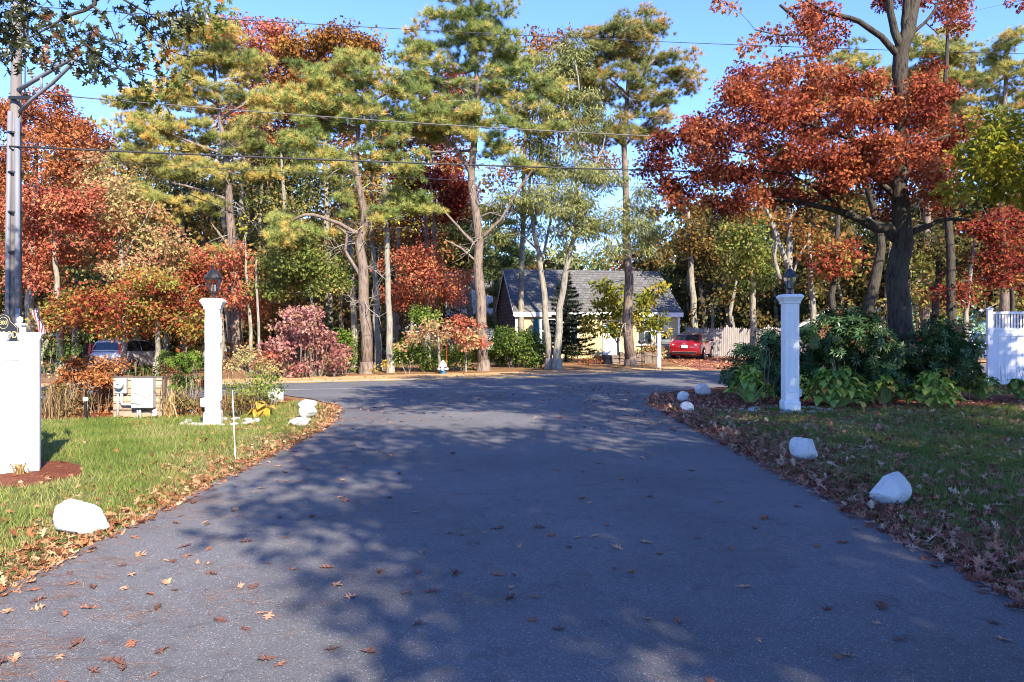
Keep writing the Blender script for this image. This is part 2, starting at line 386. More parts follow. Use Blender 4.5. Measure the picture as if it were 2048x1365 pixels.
# ------------------------------------------------------------------ mesh helpers
class MB:
    def __init__(s):
        s.v, s.f, s.m = [], [], []
    def add(s, vs, fs, mi=0):
        o = len(s.v)
        s.v.extend([tuple(p) for p in vs])
        for f in fs:
            s.f.append([i + o for i in f])
            s.m.append(mi)
    def box(s, x0, x1, y0, y1, z0, z1, mi=0):
        s.add([(x0, y0, z0), (x1, y0, z0), (x1, y1, z0), (x0, y1, z0), (x0, y0, z1), (x1, y0, z1), (x1, y1, z1), (x0, y1, z1)],
              [(0, 3, 2, 1), (4, 5, 6, 7), (0, 1, 5, 4), (1, 2, 6, 5), (2, 3, 7, 6), (3, 0, 4, 7)], mi)
    def tube(s, pts, radii, n=7, mi=0, cap=True):
        pts = [Vector(p) for p in pts]
        if not hasattr(radii, '__len__'):
            radii = [radii] * len(pts)
        vs, fs = [], []
        prev = None
        for i, p in enumerate(pts):
            t = (pts[min(i + 1, len(pts) - 1)] - pts[max(i - 1, 0)])
            if t.length < 1e-9:
                t = Vector((0, 0, 1))
            t.normalize()
            if prev is None:
                ref = Vector((1, 0, 0)) if abs(t.x) < 0.9 else Vector((0, 1, 0))
                u = t.cross(ref).normalized()
            else:
                u = (prev - t * prev.dot(t))
                u = u.normalized() if u.length > 1e-6 else t.orthogonal().normalized()
            prev = u
            w = t.cross(u)
            for k in range(n):
                a = 2 * PI * k / n
                vs.append(p + (u * math.cos(a) + w * math.sin(a)) * radii[i])
        for i in range(len(pts) - 1):
            for k in range(n):
                k2 = (k + 1) % n
                fs.append((i * n + k, i * n + k2, (i + 1) * n + k2, (i + 1) * n + k))
        if cap:
            fs.append(tuple(reversed(range(n))))
            fs.append(tuple(range((len(pts) - 1) * n, len(pts) * n)))
        s.add(vs, fs, mi)
    def lathe(s, prof, n=16, cx=0, cy=0, mi=0, rot=0.0, cap=True, axis='Z'):
        vs, fs = [], []
        for r, z in prof:
            for k in range(n):
                a = 2 * PI * k / n + rot
                if axis == 'Z':
                    vs.append((cx + r * math.cos(a), cy + r * math.sin(a), z))
                elif axis == 'Y':
                    vs.append((cx + r * math.cos(a), z, cy - r * math.sin(a)))
        L = len(prof)
        for i in range(L - 1):
            for k in range(n):
                k2 = (k + 1) % n
                fs.append((i * n + k, i * n + k2, (i + 1) * n + k2, (i + 1) * n + k))
        if cap:
            fs.append(tuple(reversed(range(n))))
            fs.append(tuple(range((L - 1) * n, L * n)))
        s.add(vs, fs, mi)
    def sq(s, prof, cx=0, cy=0, mi=0):
        """square-plan moulding: profile of (half width, z)"""
        s.lathe([(h * math.sqrt(2), z) for h, z in prof], 4, cx, cy, mi, PI / 4)
    def prism(s, poly, a0, a1, axis='Y', mi=0):
        n = len(poly)
        vs = []
        for a in (a0, a1):
            for p, q in poly:
                vs.append((p, a, q) if axis == 'Y' else (a, p, q) if axis == 'X' else (p, q, a))
        fs = [tuple(range(n)), tuple(reversed(range(n, 2 * n)))]
        for i in range(n):
            j = (i + 1) % n
            fs.append((i, i + n, j + n, j))
        s.add(vs, fs, mi)
    def build(s, name, mats, parent=None, smooth=False, bevel=0.0, fix=True):
        me = bpy.data.meshes.new(name)
        me.from_pydata(s.v, [], s.f)
        if not isinstance(mats, (list, tuple)):
            mats = [mats]
        for m in mats:
            me.materials.append(m)
        if len(mats) > 1:
            me.polygons.foreach_set('material_index', s.m)
        if fix:
            bm = bmesh.new()
            bm.from_mesh(me)
            bmesh.ops.recalc_face_normals(bm, faces=bm.faces)
            bm.to_mesh(me)
            bm.free()
        if smooth:
            me.polygons.foreach_set('use_smooth', [True] * len(me.polygons))
        me.update()
        o = bpy.data.objects.new(name, me)
        C.objects.link(o)
        if parent:
            o.parent = parent
        if bevel:
            b = o.modifiers.new('bevel', 'BEVEL')
            b.width = bevel
            b.segments = 2
            b.limit_method = 'ANGLE'
        return o

def tag(o, label=None, cat=None, group=None, kind=None):
    if label: o['label'] = label
    if cat: o['category'] = cat
    if group: o['group'] = group
    if kind: o['kind'] = kind
    return o

def thing(name, label, cat, loc=(0, 0, 0), rz=0.0, group=None):
    o = bpy.data.objects.new(name, None)
    o.empty_display_size = 0.2
    C.objects.link(o)
    o.location = loc
    o.rotation_euler = (0, 0, rz)
    return tag(o, label, cat, group)

def copy_tree(o, parent=None):
    c = o.copy()
    C.objects.link(c)
    if parent is not None:
        c.parent = parent
    for ch in list(o.children):
        copy_tree(ch, c)
    return c

def np_mesh(name, V, sizes, idx, val, material, parent=None, smooth=False):
    me = bpy.data.meshes.new(name)
    nv, nf, nl = len(V), len(sizes), len(idx)
    me.vertices.add(nv)
    me.vertices.foreach_set('co', np.ascontiguousarray(V, dtype=np.float32).ravel())
    me.loops.add(nl)
    me.loops.foreach_set('vertex_index', np.ascontiguousarray(idx, dtype=np.int32))
    me.polygons.add(nf)
    starts = np.zeros(nf, dtype=np.int32)
    starts[1:] = np.cumsum(sizes)[:-1]
    me.polygons.foreach_set('loop_start', starts)
    me.update(calc_edges=True)
    if val is not None:
        at = me.attributes.new('v', 'FLOAT', 'FACE')
        at.data.foreach_set('value', np.ascontiguousarray(val, dtype=np.float32))
    if smooth:
        me.polygons.foreach_set('use_smooth', np.ones(nf, dtype=bool))
    me.materials.append(material)
    o = bpy.data.objects.new(name, me)
    C.objects.link(o)
    if parent:
        o.parent = parent
    return o

def norm(a):
    return a / np.maximum(np.linalg.norm(a, axis=-1, keepdims=True), 1e-9)

def place(T, P, A, Nn, S):
    """copies of template points T at P, long axis A, normal Nn, size S"""
    A = norm(A)
    B = norm(np.cross(Nn, A))
    Nn = np.cross(A, B)
    S = np.asarray(S).reshape(-1, 1, 1)
    return P[:, None, :] + S * (T[None, :, 0:1] * A[:, None, :] + T[None, :, 1:2] * B[:, None, :] + T[None, :, 2:3] * Nn[:, None, :])

class Leaves:
    def __init__(s):
        s.V, s.S, s.I, s.val, s.n = [], [], [], [], 0
    def add(s, tmpl, P, A, Nn, S, val):
        T, faces = tmpl
        k = len(P)
        if k == 0: return
        V = place(T, P, A, Nn, S).reshape(-1, 3)
        fl = np.concatenate([np.array(f) for f in faces])
        fs = np.array([len(f) for f in faces])
        I = (np.arange(k)[:, None] * len(T) + fl[None, :]).ravel() + s.n
        s.V.append(V); s.I.append(I); s.S.append(np.tile(fs, k))
        s.val.append(np.repeat(np.clip(val, 0, 1), len(faces)))
        s.n += len(V)
    def build(s, name, material, parent=None):
        return np_mesh(name, np.concatenate(s.V), np.concatenate(s.S), np.concatenate(s.I), np.concatenate(s.val), material, parent)

# leaf templates: x along the leaf, y across, z normal
def t_quad():
    return (np.array([(0, 0, 0), (0.45, 0.33, 0.06), (1, 0, -0.08), (0.5, -0.33, 0.06)]), [(0, 1, 2, 3)])
def t_oval():
    return (np.array([(0, 0, 0), (0.3, 0.26, 0.05), (0.7, 0.2, 0.03), (1, 0, -0.1), (0.7, -0.2, 0.03), (0.3, -0.26, 0.05)]), [(0, 1, 2, 3), (0, 3, 4, 5)])
def t_lobed():
    return (np.array([(0, 0, 0), (0.28, 0.40, 0.05), (0.42, 0.15, 0), (0.72, 0.40, 0.04), (0.7, 0.13, 0), (1, 0, -0.06),
                      (0.7, -0.13, 0), (0.72, -0.40, 0.04), (0.42, -0.15, 0), (0.28, -0.40, 0.05)]),
            [(0, 1, 2), (2, 3, 4), (4, 5, 6), (6, 7, 8), (8, 9, 0), (0, 2, 4, 6, 8)])
def t_oakleaf(curl=0.25, seed=0):
    rg = random.Random(seed)
    st = [(0, .015), (.14, .02), (.2, .09), (.27, .2), (.31, .1), (.38, .07), (.46, .24), (.55, .38), (.55, .2), (.6, .09), (.68, .18), (.78, .33), (.78, .16), (.84, .07), (.93, .1), (1.0, .015)]
    T, n = [], len(st)
    for side in (1, 0, -1):
        for x, w in st:
            j = rg.uniform(0.85, 1.15)
            y = w * side * j * 0.95
            z = curl * (abs(y) * 1.1 * (1 if rg.random() < 0.8 else -0.6) + 0.55 * (x - 0.5) ** 2) - 0.1 * curl
            T.append((x + (0.10 * abs(y) if side else 0), y, z))
    faces = []
    for i in range(n - 1):
        faces.append((i, i + 1, n + i + 1, n + i))
        faces.append((n + i, n + i + 1, 2 * n + i + 1, 2 * n + i))
    return (np.array(T), faces)
def t_tuft(k=16, wid=0.055, cone=1.25, seed=3):
    rg = rng_of(seed)
    T, faces = [], []
    for i in range(k):
        th = cone * math.sqrt((i + 0.5) / k) * rg.uniform(0.85, 1.1)
        ph = i * 2.399963
        d = np.array([math.cos(th), math.sin(th) * math.cos(ph), math.sin(th) * math.sin(ph)])
        o = np.cross(d, rg.normal(size=3)); o /= np.linalg.norm(o)
        b = np.array([-0.35 + 0.35 * rg.random(), 0, 0])
        L = rg.uniform(0.8, 1.1)
        T += [b + o * wid, b - o * wid, b + d * L]
        faces.append((3 * i, 3 * i + 1, 3 * i + 2))
    return (np.array(T), faces)
def t_whorl(k=8, seed=4):
    rg = rng_of(seed)
    T, faces = [], []
    for i in range(k):
        ph = 2 * PI * i / k + rg.uniform(-.25, .25)
        th = rg.uniform(0.95, 1.5)
        d = np.array([math.cos(th), math.sin(th) * math.cos(ph), math.sin(th) * math.sin(ph)])
        o = norm(np.cross(np.array([1.0, 0, 0]), d)[None])[0]
        L = rg.uniform(0.8, 1.1)
        drop = np.array([-0.18, 0, 0])
        c = len(T)
        T += [d * 0.08, d * 0.5 * L + o * 0.14, d * L + drop, d * 0.5 * L - o * 0.14]
        faces.append((c, c + 1, c + 2, c + 3))
    return (np.array(T), faces)
def t_spray(seed=9):
    """compound (locust) leaf: a drooping rachis of small leaflets"""
    T, faces = [], []
    for i in range(5):
        x = 0.15 + 0.19 * i
        z = -0.22 * x * x
        for sd in (1, -1):
            c = len(T)
            T += [(x, 0, z), (x + 0.10, sd * 0.13, z - 0.03), (x + 0.16, sd * 0.25, z - 0.08), (x + 0.01, sd * 0.14, z - 0.03)]
            faces.append((c, c + 1, c + 2, c + 3))
    return (np.array(T), faces)
def t_frond():
    xs = [0, .25, .6, 1.0]; ws = [.03, .13, .12, .02]; zs = [0, .02, -.10, -.34]
    T = [(x, sd * w, z - (0.35 * w if sd else 0)) for sd in (1, 0, -1) for x, w, z in zip(xs, ws, zs)]
    f = []
    for i in range(3):
        f.append((i, i + 1, 5 + i, 4 + i)); f.append((4 + i, 5 + i, 9 + i, 8 + i))
    return (np.array(T), f)
def t_blade():
    return (np.array([(0, -0.05, 0), (0, 0.05, 0), (0.6, 0.03, 0.06), (1, 0, 0.2), (0.6, -0.03, 0.06)]), [(0, 1, 2, 4), (4, 2, 3)])
def t_bigleaf():
    """hosta-type leaf, arched and folded"""
    xs = [0, .12, .35, .6, .82, 1.0]
    ws = [.02, .2, .34, .3, .16, .0]
    zs = [0, .05, .08, .03, -.10, -.24]
    T = []
    for sd in (1, 0, -1):
        for x, w, z in zip(xs, ws, zs):
            T.append((x, sd * w, z + (0.30 * w if sd else 0)))
    n = len(xs)
    f = []
    for i in range(n - 1):
        f.append((i, i + 1, n + i + 1, n + i)); f.append((n + i, n + i + 1, 2 * n + i + 1, 2 * n + i))
    return (np.array(T), f)

TQ, TO, TL, TT, TW, TS, TB, TH = t_quad(), t_oval(), t_lobed(), t_tuft(34, 0.032, 1.35), t_whorl(), t_frond(), t_blade(), t_bigleaf()
TT_FAR = t_tuft(9, 0.085, 1.25, 5)
TOAK = [t_oakleaf(0.25, s) for s in range(4)]
TOAK_FLAT = [t_oakleaf(0.35, s + 10) for s in range(4)]

def rand_dirs(rg, n):
    return norm(rg.normal(size=(n, 3)))

# ------------------------------------------------------------------ trees
def fill_clump(L, rg, c, r, kind, nl, size, vbase, flat=0.6):
    d = rand_dirs(rg, nl)
    u = rg.random(nl) ** 0.45
    off = d * u[:, None] * r * np.array([1, 1, flat])
    P = c + off
    if kind == 'pine' or kind == 'pine_far':
        P[:, 2] = c[2] + np.abs(off[:, 2]) - 0.15 * r
        A = norm(d * np.array([1, 1, 0.4]) + np.array([0, 0, 0.75]) + rg.normal(size=(nl, 3)) * 0.22)
        L.add(TT if kind == 'pine' else TT_FAR, P, A, rand_dirs(rg, nl), size * rg.uniform(0.75, 1.15, nl), vbase + rg.normal(size=nl) * 0.17)
    elif kind == 'spray':
        A = norm(d * np.array([1, 1, 0.3]) + np.array([0, 0, -0.45]) + rg.normal(size=(nl, 3)) * 0.3)
        L.add(TS, P, A, norm(np.array([0, 0, 1.0]) + rg.normal(size=(nl, 3)) * 0.5), size * rg.uniform(0.7, 1.2, nl), vbase + rg.normal(size=nl) * 0.2)
    elif kind == 'whorl':
        A = norm(d * np.array([1, 1, 0.7]) + np.array([0, 0, 0.5]))
        L.add(TW, P, A, rand_dirs(rg, nl), size * rg.uniform(0.75, 1.15, nl), vbase + rg.normal(size=nl) * 0.15)
    else:
        T = {'quad': TQ, 'oval': TO, 'lobed': TL}.get(kind)
        A = norm(d + rg.normal(size=(nl, 3)) * 0.8 + np.array([0, 0, -0.5]))
        Nn = norm(rg.normal(size=(nl, 3)) * 0.75 + np.array([0, 0, 0.55]) + d * 0.5)
        if T is None:
            ks = rg.integers(0, 4, nl)
            s = size * rg.uniform(0.7, 1.25, nl); v = vbase + rg.normal(size=nl) * 0.2
            for k in range(4):
                m = ks == k
                L.add(TOAK[k], P[m], A[m], Nn[m], s[m], v[m])
        else:
            L.add(T, P, A, Nn, size * rg.uniform(0.7, 1.25, nl), vbase + rg.normal(size=nl) * 0.2)

def smooth_path(pts, n):
    """Catmull-Rom through (x,y,z,r)"""
    pts = np.array(pts, float)
    if len(pts) < 3:
        t = np.linspace(0, 1, n)[:, None]
        return pts[0] * (1 - t) + pts[-1] * t
    P = np.vstack([2 * pts[0] - pts[1], pts, 2 * pts[-1] - pts[-2]])
    out = []
    segs = len(pts) - 1
    for i in range(segs):
        k = max(2, n // segs)
        for j in range(k):
            t = j / k
            a, b, c, d = P[i:i + 4]
            out.append(0.5 * ((2 * b) + (-a + c) * t + (2 * a - 5 * b + 4 * c - d) * t * t + (-a + 3 * b - 3 * c + d) * t ** 3))
    out.append(pts[-1])
    out = np.array(out)
    out[:, 3] = np.maximum(out[:, 3], 0.006)
    return out

def build_tree(name, label, base, paths, blobs, leaf, lm, bark, seed, dens=3.0, cr=0.45, nl=18, size=0.15,
               flat=0.6, group=None, dead=0, cat='tree', branch=True, vb=(0.15, 0.85), core=0.35, crown_name='crown', kids=None):
    """paths: world polylines of (x,y,z,r) (first = trunk); blobs: (x,y,z,rx,ry,rz) ellipsoids filled with leaf clumps"""
    rg = rng_of(seed)
    root = thing(name, label, cat, (base[0], base[1], base[2] if len(base) > 2 else 0), 0, group)
    B0 = np.array([base[0], base[1], base[2] if len(base) > 2 else 0.0])
    tr = MB()
    nodes = []
    for pi, p in enumerate(paths):
        q = smooth_path(p, 14 if pi == 0 else 9)
        q[:, :3] -= B0
        if len(q) > 4:
            wob = rg.normal(size=(len(q), 3)) * 0.22 * q[:, 3:4]
            wob[0] = 0
            q[:, :3] += wob
        tr.tube(q[:, :3], q[:, 3], 9 if pi == 0 else 7)
        if pi == 0 and q[0, 3] > 0.06:      # root flare
            r0 = q[0, 3]
            tr.tube([(q[0, 0], q[0, 1], -0.15), (q[0, 0], q[0, 1], 0.06), (q[0, 0], q[0, 1], 0.45)], [r0 * 1.55, r0 * 1.3, r0 * 0.98], 9)
        for a in q:
            nodes.append(a)
    clumps = []
    for bi, (x, y, z, rx, ry, rz) in enumerate(blobs):
        n = max(2, int(dens * PI * rx * rz + 0.5))
        d = rand_dirs(rg, n)
        u = rg.random(n) ** core
        pts = np.array([x, y, z]) - B0 + d * u[:, None] * np.array([rx, ry, rz])
        for p in pts:
            if p[2] > 0.15:
                clumps.append(p)
    L = Leaves()
    nodesA = np.array(nodes) if nodes else np.zeros((0, 4))
    if len(clumps):
        ca = np.array(clumps)
        if branch and len(nodesA):
            axis = nodesA[:, :3].mean(axis=0)
            order = np.argsort(np.linalg.norm((ca - axis), axis=1))
            NA = list(nodesA)
            for i in order:
                c = ca[i]
                arr = np.array(NA)
                dv = c - arr[:, :3]
                dist = np.linalg.norm(dv, axis=1)
                pen = dist + np.where(dv[:, 2] < 0, -dv[:, 2] * 0.9, 0)
                k = int(np.argmin(pen))
                s, rs = arr[k, :3], arr[k, 3]
                ln = dist[k]
                if ln < 0.1: continue
                r0 = min(rs * 0.62, 0.010 + 0.014 * ln)
                r0 = max(r0, 0.006)
                mid = s * 0.5 + c * 0.5 + rg.normal(size=3) * 0.10 * ln + np.array([0, 0, -0.05 * ln])
                tr.tube([s, mid, c], [r0, r0 * 0.75, 0.005], 5 if r0 > 0.02 else 4, 0, False)
                NA.append(np.array([*mid, r0 * 0.8])); NA.append(np.array([*c, r0 * 0.5]))
                for _ in range(2):
                    e = c + rand_dirs(rg, 1)[0] * cr * np.array([1, 1, flat]) * 0.9
                    tr.tube([c * 0.7 + mid * 0.3, e], [0.006, 0.003], 3, 0, False)
        for c in ca:
            vb0 = rg.uniform(*vb)
            fill_clump(L, rg, c, cr * rg.uniform(0.75, 1.25), leaf, max(2, int(nl * rg.uniform(0.7, 1.3))), size, vb0, flat)
    for _ in range(dead):
        k = rg.integers(0, max(1, int(len(smooth_path(paths[0], 14)) * 0.8)))
        s = nodesA[k, :3] if len(nodesA) else np.zeros(3)
        if s[2] < 1.8: continue
        a = rg.uniform(0, 2 * PI)
        ln = rg.uniform(0.5, 1.8)
        e = s + np.array([math.cos(a) * ln, math.sin(a) * ln, rg.uniform(-0.75, 0.15) * ln])
        m1 = s * .65 + e * .35 + np.array([0, 0, rg.uniform(.05, .3) * ln * .5]) + rg.normal(size=3) * .06
        m2 = s * .3 + e * .7 + rg.normal(size=3) * .10
        tr.tube([s, m1, m2, e], [0.022, 0.016, 0.010, 0.004], 5, 1, False)
        for _k in range(7):
            b_ = m1 if _k % 2 else m2
            e2 = b_ + rg.normal(size=3) * 0.28 * ln ** .5 + (e - s) * .15
            m3 = (b_ + e2) / 2 + rg.normal(size=3) * .05
            tr.tube([b_, m3, e2], [0.008, 0.006, 0.003], 4, 1, False)
    tr.build('trunk', [bark, M['twig']], root, smooth=True, fix=False)
    if L.n:
        L.build(crown_name, lm, root)
    return root

def px_paths(Y, paths):
    """(px, py, width_px) polylines at depth Y -> world"""
    out = []
    for p in paths:
        out.append([(*W(a, b, Y + (e[0] if e else 0)), w * 0.43 * Y / F) for a, b, w, *e in p])
    return out

def px_blobs(Y, bl, depth=0.8, rg=None):
    k = Y / F
    out = []
    for i, (cx, cy, rx, ry, *e) in enumerate(bl):
        dy = e[0] if e else ((i * 0.618) % 1 - 0.5) * 1.6
        x, y, z = W(cx, cy, Y + dy)
        out.append((x, y, z, rx * k, max(rx, ry) * k * depth, ry * k))
    return out

def px_tree(name, label, Y, paths, bl, leaf, lm, bark, seed, **kw):
    w = px_paths(Y, paths)
    bx, by, bz, br = w[0][0]
    w[0][0] = (bx, by, -0.1, br)
    depth = kw.pop('depth', 0.8)
    return build_tree(name, label, (bx, by), w, px_blobs(Y, bl, depth), leaf, lm, bark, seed, **kw)

# ------------------------------------------------------------------ camera, sky, sun
SUN_EL, SUN_AZ = 35.0, 25.0      # the sun stands behind the camera, 25 degrees towards +X
sdir = Vector((math.sin(R(SUN_AZ)) * math.cos(R(SUN_EL)), -math.cos(R(SUN_AZ)) * math.cos(R(SUN_EL)), math.sin(R(SUN_EL))))
cam_d = bpy.data.cameras.new('camera')
cam_d.sensor_width = 36.0
cam_d.lens = F / 2048 * 36.0
cam_d.shift_y = -(682.5 - HOR) / 2048
cam_d.clip_start = 0.05
cam_d.clip_end = 3000
cam = bpy.data.objects.new('camera', cam_d)
C.objects.link(cam)
cam.location = (0, 0, EYE)
cam.rotation_euler = (PI / 2, 0, 0)
sc.camera = cam

w = bpy.data.worlds.new('World')
sc.world = w
w.use_nodes = True
nt = w.node_tree
bg = nt.nodes['Background']
sky = nt.nodes.new('ShaderNodeTexSky')
sky.sky_type = 'NISHITA'
sky.sun_disc = False
sky.sun_elevation = R(SUN_EL)
sky.sun_rotation = math.atan2(sdir.x, sdir.y)
sky.altitude = 1200
sky.air_density = 1.0
sky.dust_density = 0.0
sky.ozone_density = 4.0
tint = nt.nodes.new('ShaderNodeMixRGB')      # clear autumn sky, a little deeper blue than the model's
tint.blend_type = 'MULTIPLY'
tint.inputs[0].default_value = 1.0
tint.inputs[2].default_value = (0.62, 0.71, 1.0, 1)
nt.links.new(sky.outputs[0], tint.inputs[1])
nt.links.new(tint.outputs[0], bg.inputs[0])
bg.inputs[1].default_value = 0.15

sd = bpy.data.lights.new('sun', 'SUN')
sd.energy = 4.1
sd.angle = R(0.55)
sd.color = (1.0, 0.88, 0.71)
so = bpy.data.objects.new('sun', sd)
C.objects.link(so)
so.rotation_euler = (-sdir).to_track_quat('-Z', 'Y').to_euler()
so.location = sdir * 60
vs = sc.view_settings
vs.view_transform = 'Standard'
vs.look = 'None'
vs.exposure = 1.8
vs.gamma = 1.0
vs.use_curve_mapping = False
sc.cycles.max_bounces = 6
sc.cycles.diffuse_bounces = 3
sc.cycles.glossy_bounces = 3
sc.cycles.transmission_bounces = 4
sc.cycles.transparent_max_bounces = 8
sc.cycles.caustics_reflective = False
sc.cycles.caustics_refractive = False
sc.cycles.use_denoising = True
sc.cycles.filter_width = 1.0
sc.cycles.use_adaptive_sampling = True
sc.cycles.adaptive_threshold = 0.01

# ------------------------------------------------------------------ ground and roads
def gz(x, y):
    return -0.42 * math.exp(-((x + 19.5) ** 2 + (y - 35) ** 2) / 60.0)

def ground_sheet():
    xs = [-900, -400, -200, -120, -80, -60] + [(-50 + 2.5 * i) for i in range(41)] + [60, 80, 120, 200, 400, 900]
    ys = [-300, -100, -40, -20] + [(-10 + 2.5 * i) for i in range(33)] + [80, 100, 140, 220, 400, 900, 1500]
    vsx = [(x, y, gz(x, y)) for y in ys for x in xs]
    nx = len(xs)
    fs = [(j * nx + i, j * nx + i + 1, (j + 1) * nx + i + 1, (j + 1) * nx + i) for j in range(len(ys) - 1) for i in range(nx - 1)]
    mb = MB(); mb.add(vsx, fs)
    tag(mb.build('ground', M['forest_floor'], smooth=True), kind='structure')
ground_sheet()

def sheet(name, poly, z, material, kind='structure', jit=0.0, seed=1):
    """flat polygon at height z, its outline resampled and made slightly ragged"""
    rg = random.Random(seed)
    pts = []
    n = len(poly)
    for i in range(n):
        a, b = Vector(poly[i]), Vector(poly[(i + 1) % n])
        k = max(1, int((b - a).length / 0.35)) if jit else 1
        k = min(k, 60)
        for j in range(k):
            p = a.lerp(b, j / k)
            pts.append((p.x + (rg.uniform(-jit, jit) if j else 0), p.y + (rg.uniform(-jit, jit) if j else 0)))
    bm = bmesh.new()
    vv = [bm.verts.new((x, y, z)) for x, y in pts]
    f = bm.faces.new(vv)
    if f.normal.z < 0: f.normal_flip()
    bmesh.ops.triangulate(bm, faces=[f])
    me = bpy.data.meshes.new(name)
    bm.to_mesh(me); bm.free()
    me.materials.append(material)
    o = bpy.data.objects.new(name, me)
    C.objects.link(o)
    return tag(o, kind=kind)

FAR = [(-70, -6), (-20, 16.6), (-12, 19.6), (-7.04, 21.75), (-0.69, 24.1), (4, 26.4), (8.6, 28.9), (20, 32.8), (60, 47)]
NEAR_L = [(-70, -14), (-20, 10.2), (-12, 14.2), (-8.5, 16.4), (-6.1, 17.9)]
NEAR_R = [(6.05, 20.0), (10, 22.6), (17.6, 26.6), (62, 42)]
def off(pl, d):
    out = []
    for i, p in enumerate(pl):
        a, b = Vector(pl[max(0, i - 1)]), Vector(pl[min(len(pl) - 1, i + 1)])
        t = (b - a).normalized()
        out.append((p[0] - t.y * d, p[1] + t.x * d))
    return out
sheet('road', FAR + NEAR_R[::-1] + [(4.9, 19.2), (3.6, 17.8), (-4.6, 17.0)] + NEAR_L[::-1], 0.012, M['road_asphalt'])
sheet('roadside_verge', off(FAR, 2.6)[::1] + off(FAR, -0.25)[::-1], 0.006, M['needles'], jit=0.08)
sheet('sand_strip', off(FAR[2:7], 0.42) + off(FAR[2:7], -0.3)[::-1], 0.009, M['sand_edge'], jit=0.03)
# centre line, close to the far edge as in the photograph, and the worn edge line
def stripe(name, pl, wd, z, m_):
    a, b = off(pl, wd / 2), off(pl, -wd / 2)
    mb = MB()
    vv = [(x, y, z) for x, y in a] + [(x, y, z) for x, y in b]
    n = len(a)
    mb.add(vv, [(i, n + i, n + i + 1, i + 1) for i in range(n - 1)])
    return tag(mb.build(name, m_), kind='structure')
CL = off(FAR[1:7], -0.32)
stripe('yellow_line', CL, 0.17, 0.020, M['paint_yellow'])
stripe('white_edge_line', [(-9, 18.4), (-5.28, 19.25), (-2.2, 19.75), (0.5, 20.3)], 0.09, 0.020, M['paint_white'])

LEFT_EDGE = [(-3.05, -12), (-3.1, 2), (-3.22, 4.5), (-3.2, 8), (-3.15, 11.2), (-3.22, 12.6), (-3.5, 14.0), (-4.0, 15.4), (-4.75, 16.6), (-6.1, 17.9)]
RIGHT_EDGE = [(3.05, -12), (3.08, 2), (3.1, 6.2), (3.08, 10.5), (3.1, 15.5), (3.35, 16.8), (3.9, 18.2), (4.9, 19.2), (6.05, 20.0)]
drive = LEFT_EDGE + [(-3, 19.3), (3, 20.6)] + RIGHT_EDGE[::-1]
sheet('driveway', drive, 0.016, M['asphalt'], jit=0.012)
sheet('grass_lawn', [(-3.0, -12)] + [(x + 0.12, y) for x, y in LEFT_EDGE[1:-2]] + [(-5.0, 16.2), (-5.4, 14.4), (-6.2, 13.2), (-9.5, 12.75), (-20, 12.4), (-40, 9), (-40, -12)], 0.005, M['lawn'])
sheet('grass_lawn', [(3.0, -12)] + [(x - 0.12, y) for x, y in RIGHT_EDGE[1:5]] + [(4.2, 14.6), (6.5, 14.7), (9, 14.9), (13, 15.6), (40, 22), (40, -12)], 0.005, M['lawn'])
sheet('mulch_bed', [(-5.0, 16.25), (-5.4, 14.4), (-6.2, 13.2), (-9.5, 12.75), (-20, 12.4), (-24, 8.6), (-18, 11.2), (-12, 14.1), (-8.5, 16.3), (-6.2, 17.7)], 0.009, M['mulch'], jit=0.05)
sheet('mulch_bed', [(-5.1, 7.35), (-4.85, 7.9), (-5.2, 8.45), (-5.6, 8.75), (-9, 8.9), (-9, 7.2), (-6, 7.05)], 0.010, M['mulch'], jit=0.04)
sheet('mulch_bed', [(3.1, 15.5), (3.35, 16.8), (3.9, 18.2), (4.9, 19.2), (6.05, 19.95), (10, 22.5), (17.6, 26.5), (30, 31), (30, 19.5), (13, 15.6), (9, 14.9), (6.5, 14.7), (4.2, 14.6)], 0.009, M['mulch'], jit=0.05)
sheet('house_driveway', [(7.6, 28.2), (12.5, 30.2), (18, 42), (9.2, 41.5), (8.2, 36)], 0.013, M['leafy_gravel'], jit=0.06)

